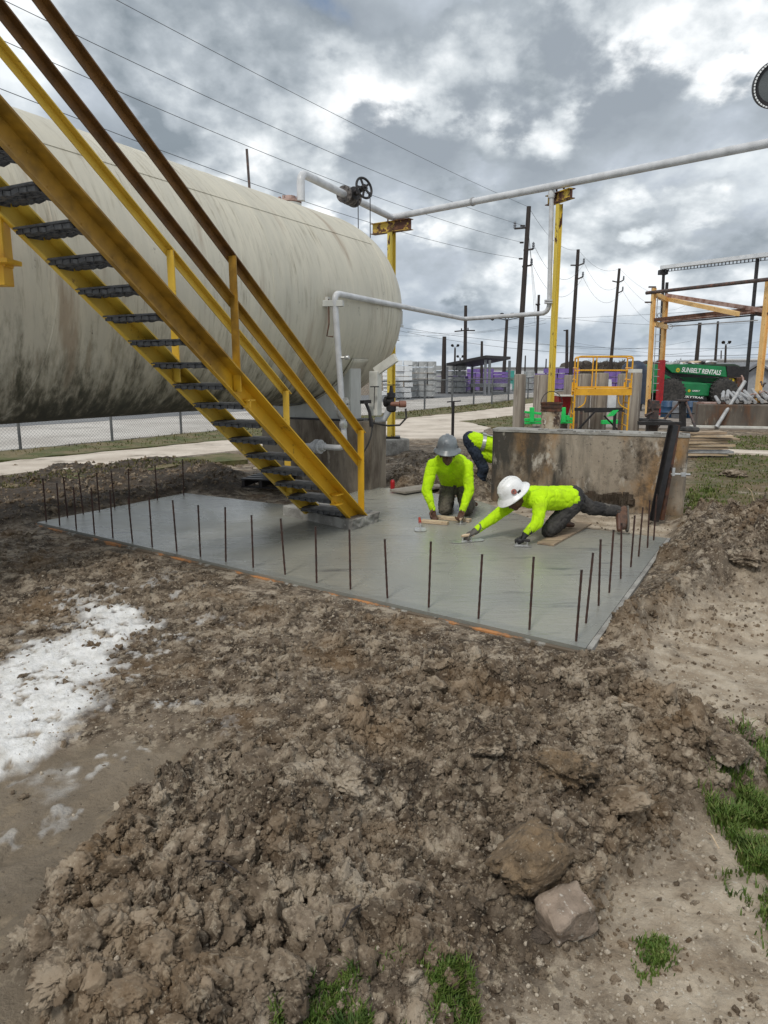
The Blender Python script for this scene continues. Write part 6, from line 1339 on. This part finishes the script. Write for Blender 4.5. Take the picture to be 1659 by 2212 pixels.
# ------------------------------------------------------------------ people
def v3(*a): return Vector(a)
class Blob:
    """tapered limbs and ellipsoids fused by a voxel remesh into one continuous skin"""
    def __init__(s): s.bm = bmesh.new()
    def ball(s, c, r, M=None, seg=14):
        r = (r, r, r) if isinstance(r, (int, float)) else r
        m = Matrix.Translation(Vector(c)) @ (M.to_4x4() if M is not None else Matrix()) @ Matrix.Diagonal((*r, 1))
        bmesh.ops.create_uvsphere(s.bm, u_segments=seg, v_segments=max(8, seg-4), radius=1, matrix=m); return s
    def limb(s, a, b, r0, r1, seg=12):
        a, b = Vector(a), Vector(b); d = b-a; ln = d.length
        if ln > 1e-5:
            q = d.to_track_quat('Z', 'Y').to_matrix().to_4x4()
            bmesh.ops.create_cone(s.bm, cap_ends=True, segments=seg, radius1=r0, radius2=r1, depth=ln, matrix=Matrix.Translation((a+b)/2) @ q)
        s.ball(a, r0, seg=seg); s.ball(b, r1, seg=seg); return s
    def chain(s, pts, rs, seg=12):
        for i in range(len(pts)-1): s.limb(pts[i], pts[i+1], rs[i], rs[i+1], seg)
        return s
    def bake(s, voxel, smooth, wrinkle=0., wfreq=(9, 9, 9), seed=0):
        me = bpy.data.meshes.new('tmp'); s.bm.to_mesh(me); s.bm.free(); o = bpy.data.objects.new('tmp', me); COL.objects.link(o)
        r = o.modifiers.new('r', 'REMESH'); r.mode = 'VOXEL'; r.voxel_size = voxel; r.use_smooth_shade = True
        if smooth: q = o.modifiers.new('s', 'SMOOTH'); q.factor = .5; q.iterations = smooth
        bpy.context.view_layer.update(); dg = bpy.context.evaluated_depsgraph_get()
        out = bpy.data.meshes.new_from_object(o.evaluated_get(dg)); bpy.data.objects.remove(o); bpy.data.meshes.remove(me)
        if wrinkle:
            so_ = Vector((seed*3.1, seed*1.7, seed))
            nn = [v.normal.copy() for v in out.vertices]
            for v, n_ in zip(out.vertices, nn):
                p = Vector((v.co.x*wfreq[0], v.co.y*wfreq[1], v.co.z*wfreq[2]))+so_
                w_ = .8*mnoise.noise(p)-1.5*max(0, 1-5*abs(mnoise.noise(p*1.15+so_)))**1.5-.7*max(0, 1-5*abs(mnoise.noise(p*2.1)))+.3*mnoise.noise(p*3.7)
                v.co += n_*w_*wrinkle
        out.polygons.foreach_set('use_smooth', [True]*len(out.polygons)); return out
def put(name, me, m, parent, label=None):
    o = ORG[parent.name]
    for v in me.vertices: v.co -= o
    me.materials.clear(); me.materials.append(m); q = bpy.data.objects.new(name, me); COL.objects.link(q); q.parent = parent; ORG[q.name] = o
    if label: q['label'] = label
    return q
def hand(b, wrist, f, nrm, thumb_side, curl=.5, grow=0.):
    """palm + four unequal bent fingers + thumb leaving the side of the palm. f along the fingers, nrm out of the palm"""
    f = Vector(f).normalized(); nrm = Vector(nrm); nrm = (nrm-f*nrm.dot(f)).normalized(); s_ = f.cross(nrm)*thumb_side; w_ = Vector(wrist)
    for k, (sp, ln, kn) in enumerate(((.031, .95, .082), (.0105, 1.06, .088), (-.0105, 1.0, .084), (-.030, .80, .076))):
        kn_ = w_+f*kn+s_*sp; b.limb(w_+s_*sp*.55+f*.012, kn_, .0165+grow, .0125+grow, 10)
        p = kn_; a = curl*.55; d = (f*math.cos(a)+nrm*math.sin(a)+s_*sp*2.).normalized()
        for j, l_ in enumerate((.043, .027, .021)):
            q = p+d*l_*ln; b.limb(p, q, .0102-.001*j+grow, .0094-.001*j+grow, 8); p = q; a += curl*(.95 if j == 0 else .75); d = (f*math.cos(a)+nrm*math.sin(a)+s_*sp*1.2).normalized()
    t0 = w_+f*.022+s_*.024+nrm*.008; t1 = t0+(f*.5+s_*.62+nrm*.45).normalized()*.042; t2 = t1+(f*.8+s_*.05+nrm*.6).normalized()*.032; t3 = t2+(f*.75-s_*.25+nrm*.6).normalized()*.024
    b.chain([t0, t1, t2, t3], [.0165+grow, .0125+grow, .0108+grow, .009+grow], 8)
def frame(fwd, up):
    f = Vector(fwd).normalized(); u = Vector(up); u = (u-f*u.dot(f)).normalized(); r = f.cross(u); return f, u, r
def head(b, c, fwd, up):
    f, u, r = frame(fwd, up); M = Matrix((r, f, u)).transposed(); c = Vector(c)
    b.ball(c+u*.03, (.074, .094, .098), M, 18); b.ball(c-u*.045+f*.022, (.058, .070, .062), M); b.ball(c-u*.085+f*.058, (.030, .028, .026), M)      # skull, jaw, chin
    b.limb(c+f*.088+u*.008, c+f*.108-u*.034, .009, .015, 8)                                       # nose
    for s_ in (-1, 1):
        b.ball(c+f*.107-u*.034+r*s_*.011, .009, seg=8); b.ball(c+r*s_*.075-u*.012-f*.005, (.010, .022, .033), M, 10)  # nostril, ear
        b.ball(c+f*.078+r*s_*.032+u*.027, (.026, .016, .010), M, 10); b.ball(c+f*.066+r*s_*.036-u*.018, (.022, .022, .018), M, 10)      # brow, cheek
        b.ball(c+f*.079+r*s_*.030+u*.008, (.013, .010, .009), M, 8)
    for q in (-1, 1): b.ball(c+f*.088-u*(.062+q*.0065), (.024, .009, .0065), M, 10)                # lips
def hat(par, c, fwd, up, m, big=1.0, ridge=True, sticker=None, tilt=.0):
    f, u, r = frame(fwd, up); c = Vector(c)+u*.052; n = 40; mb = MB(); vs = []
    prof = [(.98, .010, .0), (1.36, -.012, 0), (1.37, -.020, 0), (1.35, -.022, 0), (1.0, .0, 0)]
    rx, ry = .112*big, .134*big
    def ringp(k, h): return [c+r*rx*k*math.cos(a)+f*ry*k*math.sin(a)+u*(h-(.014*abs(math.sin(a))**2 if k > 1.2 and math.sin(a) > 0 else 0)) for a in [2*math.pi*i/n for i in range(n)]]
    rows_ = [ringp(.96, -.005), ringp(1.34, -.026), ringp(1.37, -.020), ringp(1.34, -.013), ringp(1.04, .008), ringp(1.0, .018), ringp(.985, .05), ringp(.93, .085), ringp(.80, .118), ringp(.58, .140), ringp(.30, .151), ringp(.02, .154)]
    for q in rows_: vs += q
    fs = [(i*n+j, i*n+(j+1) % n, (i+1)*n+(j+1) % n, (i+1)*n+j) for i in range(len(rows_)-1) for j in range(n)]+[tuple(range((len(rows_)-1)*n, len(rows_)*n))]
    mb.add(vs, fs); h_ = part('hard_hat', mb, m, par, 60)
    mb = MB()
    for off, wd, ht in ((0, .034, .012), (-.045, .014, .007), (.045, .014, .007)):
        pts = []
        for i in range(13):
            a = math.pi*(.16+.68*i/12); pts.append(c+f*ry*math.cos(a)*.99*(1-abs(off)*1.2)+r*off+u*(.017+.140*(1-abs(off)*2.2)*math.sin(a)))
        for i in range(12): mb.beam(pts[i]-(pts[i+1]-pts[i])*.12, pts[i+1]+(pts[i+1]-pts[i])*.12, wd, ht*1.6, u)
    part('ridge', mb, m, h_, 30)
    mb = MB()
    for s_ in (-1, 1): mb.box(c+r*s_*rx*1.02+u*.022, (.012, .04, .018), Matrix((r, f, u)).transposed())
    part('slot_cap', mb, MT['black'], h_)
    if sticker:
        d = (r*sticker[0]+f*sticker[1]).normalized(); p = c+r*rx*.985*d.dot(r)+f*ry*.985*d.dot(f)+u*.052; mb = MB(); mb.lathe([(.028, -.004), (.028, .004), (.0, .005)], p, (d+u*.35), 12); part('sticker', mb, MT['sticker'], h_)
    mb = MB(); mb.tube([c+(r*rx*math.cos(a)+f*ry*math.sin(a))*.93+u*-.004 for a in [2*math.pi*i/24 for i in range(25)]], .010, 6, False); part('headband', mb, MT['black'], h_)
    return h_
def boot(par, ank, toe, kneev, m=None):
    """ank ankle, toe tip of the foot"""
    ank, toe = Vector(ank), Vector(toe); d = (toe-ank).normalized(); up = (Vector(kneev)-ank); up = (up-d*up.dot(d)).normalized(); b = Blob()
    heel = ank-up*.055-d*.045; b.limb(heel, ank+d*.02-up*.02, .036, .042); b.chain([heel, ank+d*.10-up*.055, toe-up*.045-d*.04], [.035, .040, .034]); b.limb(ank+d*.03-up*.01, toe-d*.06-up*.035, .042, .034)
    b.chain([ank-up*.02, ank+(Vector(kneev)-ank).normalized()*.10], [.045, .052]); o = put('boot', b.bake(.009, 3, .0015, (30, 30, 30), 3), m or MT['boot'], par)
    mb = MB(); s_ = d.cross(up); c0 = heel-up*.040-d*.03; pts = []
    for x, wd in ((0, .028), (.06, .034), (.14, .034), (.2, .040), (.26, .036), (.285, .018)): pts.append((x, wd))
    L_ = (toe-heel).length+.03; pp = [c0+d*(x/.285*L_)+s_*wd for x, wd in pts]+[c0+d*(x/.285*L_)-s_*wd for x, wd in pts[::-1]]
    mb.prism(pp, up*.02); part('sole', mb, MT['sole'], o); return o
def person(name, label, J, top_m, leg_m, hands, hatm, hood=False, vest=False, headdir=None, hat_kw={}):
    t = thing('person', J['base'], label, 'person', None)
    f, u = headdir; b = Blob(); g = {k: Vector(v) for k, v in J.items() if isinstance(v, tuple)}
    # one continuous body
    hc = g['head']; head(b, hc, f, u); F, U, R = frame(f, u)
    b.limb(g['neck'], hc-U*.03-F*.02, .060, .054); 
    mid = g['pel'].lerp(g['chest'], .5)
    sx = (g['shL']-g['shR']).normalized(); hx = (g['hipL']-g['hipR']).normalized()
    for s_ in (-1, 1): b.chain([g['pel']+hx*s_*.07, mid+(hx+sx)/2*s_*.065, g['chest']+sx*s_*.085, g['neck'].lerp(g['shL' if s_ > 0 else 'shR'], .55)], [.095, .088, .098, .062])
    for s_ in 'LR':
        b.chain([g['sh'+s_], g['el'+s_], g['wr'+s_]], [.056, .043, .029]); b.limb(g['chest'].lerp(g['sh'+s_], .6), g['sh'+s_], .07, .058)
        b.chain([g['hip'+s_], g['kn'+s_], g['an'+s_]], [.082, .056, .042]); b.limb(g['an'+s_], g['toe'+s_], .036, .028)
    for s_, hd in hands.items(): hand(b, g['wr'+s_], hd[0], hd[1], hd[2], hd[3])
    put('body', b.bake(.0065, 2), MT['skin'], t)
    # top
    b = Blob()
    for s_ in (-1, 1): b.chain([g['pel'].lerp(g['chest'], .06)+hx*s_*.068, mid+(hx+sx)/2*s_*.072, g['chest']+sx*s_*.088, g['neck'].lerp(g['shL' if s_ > 0 else 'shR'], .5)], [.120, .116, .118, .076])
    for s_ in 'LR':
        b.limb(g['chest'].lerp(g['sh'+s_], .55), g['sh'+s_], .09, .074)
        e_ = g['el'+s_].lerp(g['wr'+s_], .90); b.chain([g['sh'+s_], g['el'+s_], e_], [.074, .060, .041])
        if not vest: dr = (g['wr'+s_]-g['el'+s_]).normalized(); b.limb(e_-dr*.02, e_+dr*.012, .043, .040)
    b.limb(g['neck'], g['neck'].lerp(hc, .42), .072, .066)
    if 'sag' in J: b.chain([g['pel'].lerp(g['chest'], q)-UP*.15-Vector((0, .03, 0)) for q in (.45, .75, 1.05)], [.10, .12, .12])   # loose vest hanging below the bent back
    if hood:
        n0 = g['neck']-F*.02+U*.0; ring = [n0+(R*math.cos(a)*.088+F*math.sin(a)*.098)+U*(.02-.035*math.sin(a)) for a in [2*math.pi*i/14 for i in range(15)]]
        b.chain(ring, [.034]*15, 8); b.ball(g['neck']-F*.085-U*.03, (.085, .055, .05), Matrix((R, F, U)).transposed())
    put('hoodie' if hood else 'long_sleeve_shirt', b.bake(.0075, 5, .0045, J.get('wf', (9, 9, 9)), 5), top_m, t)
    # trousers
    b = Blob(); b.limb(g['pel']+hx*.055, g['pel']-hx*.055, .122, .122); b.limb(g['pel'], g['pel'].lerp(g['chest'], .12), .118, .112)
    for s_ in 'LR': b.chain([g['hip'+s_], g['kn'+s_], g['an'+s_].lerp(g['kn'+s_], .06)], [.108, .078, .062])
    put('trousers', b.bake(.0095, 4, .008, (13, 13, 13), 9), leg_m, t)
    for s_ in 'LR': boot(t, g['an'+s_], g['toe'+s_], g['kn'+s_])
    if hatm: hat(t, hc+U*.012, f, u, hatm, **hat_kw)
    return t, g
def glove(t, g, s_, hd, m, nm='glove'):
    b = Blob(); hand(b, g['wr'+s_], hd[0], hd[1], hd[2], hd[3], .0035); fa = (g['el'+s_]-g['wr'+s_]).normalized(); b.limb(g['wr'+s_]-fa*.01, g['wr'+s_]+fa*.075, .036, .042); put(nm, b.bake(.006, 2, .001, (40, 40, 40), 2), m, t)
# --- kneeling man in grey hat, facing the camera
J1 = dict(base=(.72, 8.1, 0), pel=(.86, 8.42, .34), chest=(.76, 8.06, .60), neck=(.715, 7.93, .70), head=(.695, 7.80, .745), shL=(.93, 7.98, .60), shR=(.545, 7.98, .60),
          elL=(.955, 7.88, .33), elR=(.475, 7.88, .33), wrL=(.865, 7.735, .125), wrR=(.545, 7.80, .125), hipL=(.94, 8.40, .31), hipR=(.77, 8.43, .31), knL=(.95, 8.06, .075), knR=(.70, 8.10, .075),
          anL=(1.05, 8.44, .075), anR=(.80, 8.50, .075), toeL=(1.12, 8.56, .045), toeR=(.84, 8.68, .03))
H1 = dict(L=((-.30, -.42, -.85), (-.55, -.75, .25), -1, 1.05), R=((.05, -.28, -.95), (.35, -.85, .2), 1, .95))
p1, g1 = person('person', 'person kneeling in neon yellow hooded sweatshirt and grey hard hat, smoothing the concrete', J1, MT['hivis'], MT['khaki'], H1, MT['hatgrey'], True, headdir=((-.04, -.985, -.16), (-.02, -.15, .985)))
# --- reaching man in white hat, seen from his left side
J2 = dict(base=(1.62, 6.95, 0), pel=(1.94, 7.20, .365), chest=(1.52, 7.00, .40), neck=(1.385, 6.92, .44), head=(1.285, 6.86, .43), shL=(1.52, 6.82, .385), shR=(1.36, 7.10, .37),
          elL=(1.475, 6.71, .205), elR=(1.11, 6.97, .22), wrL=(1.365, 6.665, .118), wrR=(.905, 6.86, .098), hipL=(1.93, 7.12, .33), hipR=(1.98, 7.28, .34), knL=(1.64, 6.93, .085), knR=(2.14, 7.26, .25),
          anL=(1.84, 7.22, .095), anR=(2.44, 7.26, .215), toeL=(1.98, 7.33, .055), toeR=(2.40, 7.10, .06), wf=(11, 6, 7))
H2 = dict(L=((-.45, -.25, -.85), (-.55, .35, .45), 1, 1.15), R=((-.80, -.22, -.40), (.05, .1, -1), -1, .75))
p2, g2 = person('person', 'person reaching forward on knees in neon yellow shirt and white hard hat', J2, MT['hivis'], MT['trousers'], H2, MT['hatwhite'], False, headdir=((-.70, -.42, -.55), (-.58, -.22, .80)), hat_kw=dict(sticker=(-.9, .30), big=1.04))
glove(p2, g2, 'L', H2['L'], MT['glove']); glove(p2, g2, 'R', H2['R'], MT['greyglove'])
# --- bending man half hidden by the concrete block
J3 = dict(base=(1.32, 10.35, -.15), sag=1, pel=(1.27, 10.42, .66), chest=(1.64, 10.26, .58), neck=(1.78, 10.20, .48), head=(1.88, 10.13, .40), shL=(1.74, 10.45, .52), shR=(1.72, 10.05, .52), elL=(1.86, 10.45, .25), elR=(1.80, 9.98, .25),
          wrL=(1.90, 10.35, .02), wrR=(1.86, 9.95, .02), hipL=(1.27, 10.52, .63), hipR=(1.26, 10.33, .63), knL=(1.45, 10.40, .26), knR=(1.44, 10.22, .26), anL=(1.42, 10.50, -.10), anR=(1.38, 10.30, -.10), toeL=(1.60, 10.40, -.14), toeR=(1.55, 10.18, -.14))
H3 = dict(L=((0, 0, -1), (0, -1, 0), 1, .6), R=((0, 0, -1), (0, 1, 0), -1, .6))
p3, g3 = person('person', 'person bending down in hi vis vest and dark jeans, half hidden by the concrete block', J3, MT['hivis'], MT['denim'], H3, MT['hatwhite'], False, headdir=((.5, -.2, -.8), (.7, -.2, .6)))
b = Blob(); ax3 = (g3['chest']-g3['pel']).normalized(); q = g3['pel'].lerp(g3['chest'], .35)
for nm, c3, rad, dirv in (('waist_tape', g3['pel'].lerp(g3['chest'], .42), .205, ax3), ('shoulder_tape', g3['pel'].lerp(g3['chest'], .62)+Vector((0, -.11, .02)), .0, None)):
    mb = MB()
    if dirv is not None:
        u3 = Vector((0, 1, 0)); w3 = dirv.cross(u3).normalized(); pts = [c3+u3*.208*math.cos(a)+w3*.138*math.sin(a) for a in [2*math.pi*i/28 for i in range(29)]]
        for i in range(28): mb.beam(pts[i], pts[i+1], .006, .05, up=dirv)
    else:
        pts = [g3['pel'].lerp(g3['chest'], tq)+Vector((0, -.10, .128)) for tq in (.40, .6, .8, 1.0)]
        for i in range(3): mb.beam(pts[i], pts[i+1], .05, .008)
    part(nm, mb, MT['reflect'], p3)
# ------------------------------------------------------------------ tools and boards
def plate(name, c, fx, L_, W_, m, parent, th=.004, rnd=.3, z=None):
    f = Vector(fx).normalized(); s_ = UP.cross(f); pts = []; n = 8
    for q in (1, -1):
        for i in range(n+1):
            a = math.pi*i/n-math.pi/2; pts.append(Vector(c)+f*q*(L_/2-W_/2*rnd+W_/2*rnd*math.cos(a))+s_*q*(W_/2*math.sin(a)))
    mb = MB(); mb.prism(pts, UP*th); return part(name, mb, m, parent)
def trowel(c, fx, L_, W_, label, handle_m, hand_at=None, rnd=.9, name='trowel', lift=.055):
    c = Vector(c); f = Vector(fx).normalized(); t = thing(name, tuple(c), label, 'trowel'); plate('blade', c, f, L_, W_, MT['steel'], t, rnd=rnd)
    mb = MB(); mb.beam(c-f*.05+UP*.004, c+f*.07+UP*.004, .016, .012); mb.tube([c+f*.05, c+f*.055+UP*lift*.7, c+f*.03+UP*lift], .006, 6); mb.tube([c-f*.04, c-f*.045+UP*lift*.7, c-f*.03+UP*lift], .006, 6); part('shank', mb, MT['steel'], t)
    mb = MB(); mb.tube([c-f*.07+UP*lift, c-f*.03+UP*(lift+.004), c+f*.03+UP*(lift+.004), c+f*.065+UP*lift], [.013, .016, .016, .013], 10); part('handle', mb, handle_m, t, 50); return t
hR = g2['wrR']; trowel((hR.x-.085, hR.y-.045, .004), (-.93, -.36, 0), .36, .10, 'long steel finishing trowel in the outstretched hand of the white hat worker', MT['palewood'], rnd=.9)
hL = g2['wrL']; trowel((hL.x-.04, hL.y-.035, .004), (-.97, .12, 0), .17, .11, 'small white square hand float under the black glove', MT['black'], rnd=.1, name='hand_float', lift=.05)
h1 = g1['wrL']; trowel((h1.x-.015, h1.y-.06, .004), (-.25, -.97, 0), .15, .11, 'small trowel under the left hand of the grey hat worker', MT['palewood'], rnd=.3, lift=.05)
def trowel_up(c, label):
    c = Vector(c); t = thing('margin_trowel', tuple(c), label, 'trowel'); plate('blade', c, (0, -1, 0), .19, .12, MT['steel'], t, rnd=.6)
    mb = MB(); mb.tube([c+Vector((0, .02, .01)), c+Vector((0, .09, .055)), c+Vector((0, .10, .06))], .007, 6); part('shank', mb, MT['steel'], t); mb = MB(); mb.tube([c+Vector((0, .09, .055)), c+Vector((0, .19, .085))], [.016, .014], 8); part('handle', mb, mat('red_handle', (.45, .05, .03), .5), t, 50); return t
trowel_up(gp(908, 1144, .004), 'pointing trowel with red handle lying on wet concrete left of the worker')
def plank(a, b, w_, th, label, m='palewood', name='timber_board'):
    a, b = Vector(a), Vector(b); mb = MB(); mb.beam(a+UP*(th/2+.002), b+UP*(th/2+.002), w_, th); return tag(part(name, mb, MT[m], bevel=.003), label, 'board')
plank(gp(912, 1129), gp(968, 1134), .065, .035, 'short timber float board under the right hand of the grey hat worker')
plank(gp(942, 1120), gp(1016, 1128), .075, .035, 'timber board in front of the knees of the grey hat worker')
plank(gp(1178, 1178), gp(1262, 1132), .17, .02, 'long kneeling board under the white hat worker', 'wood')
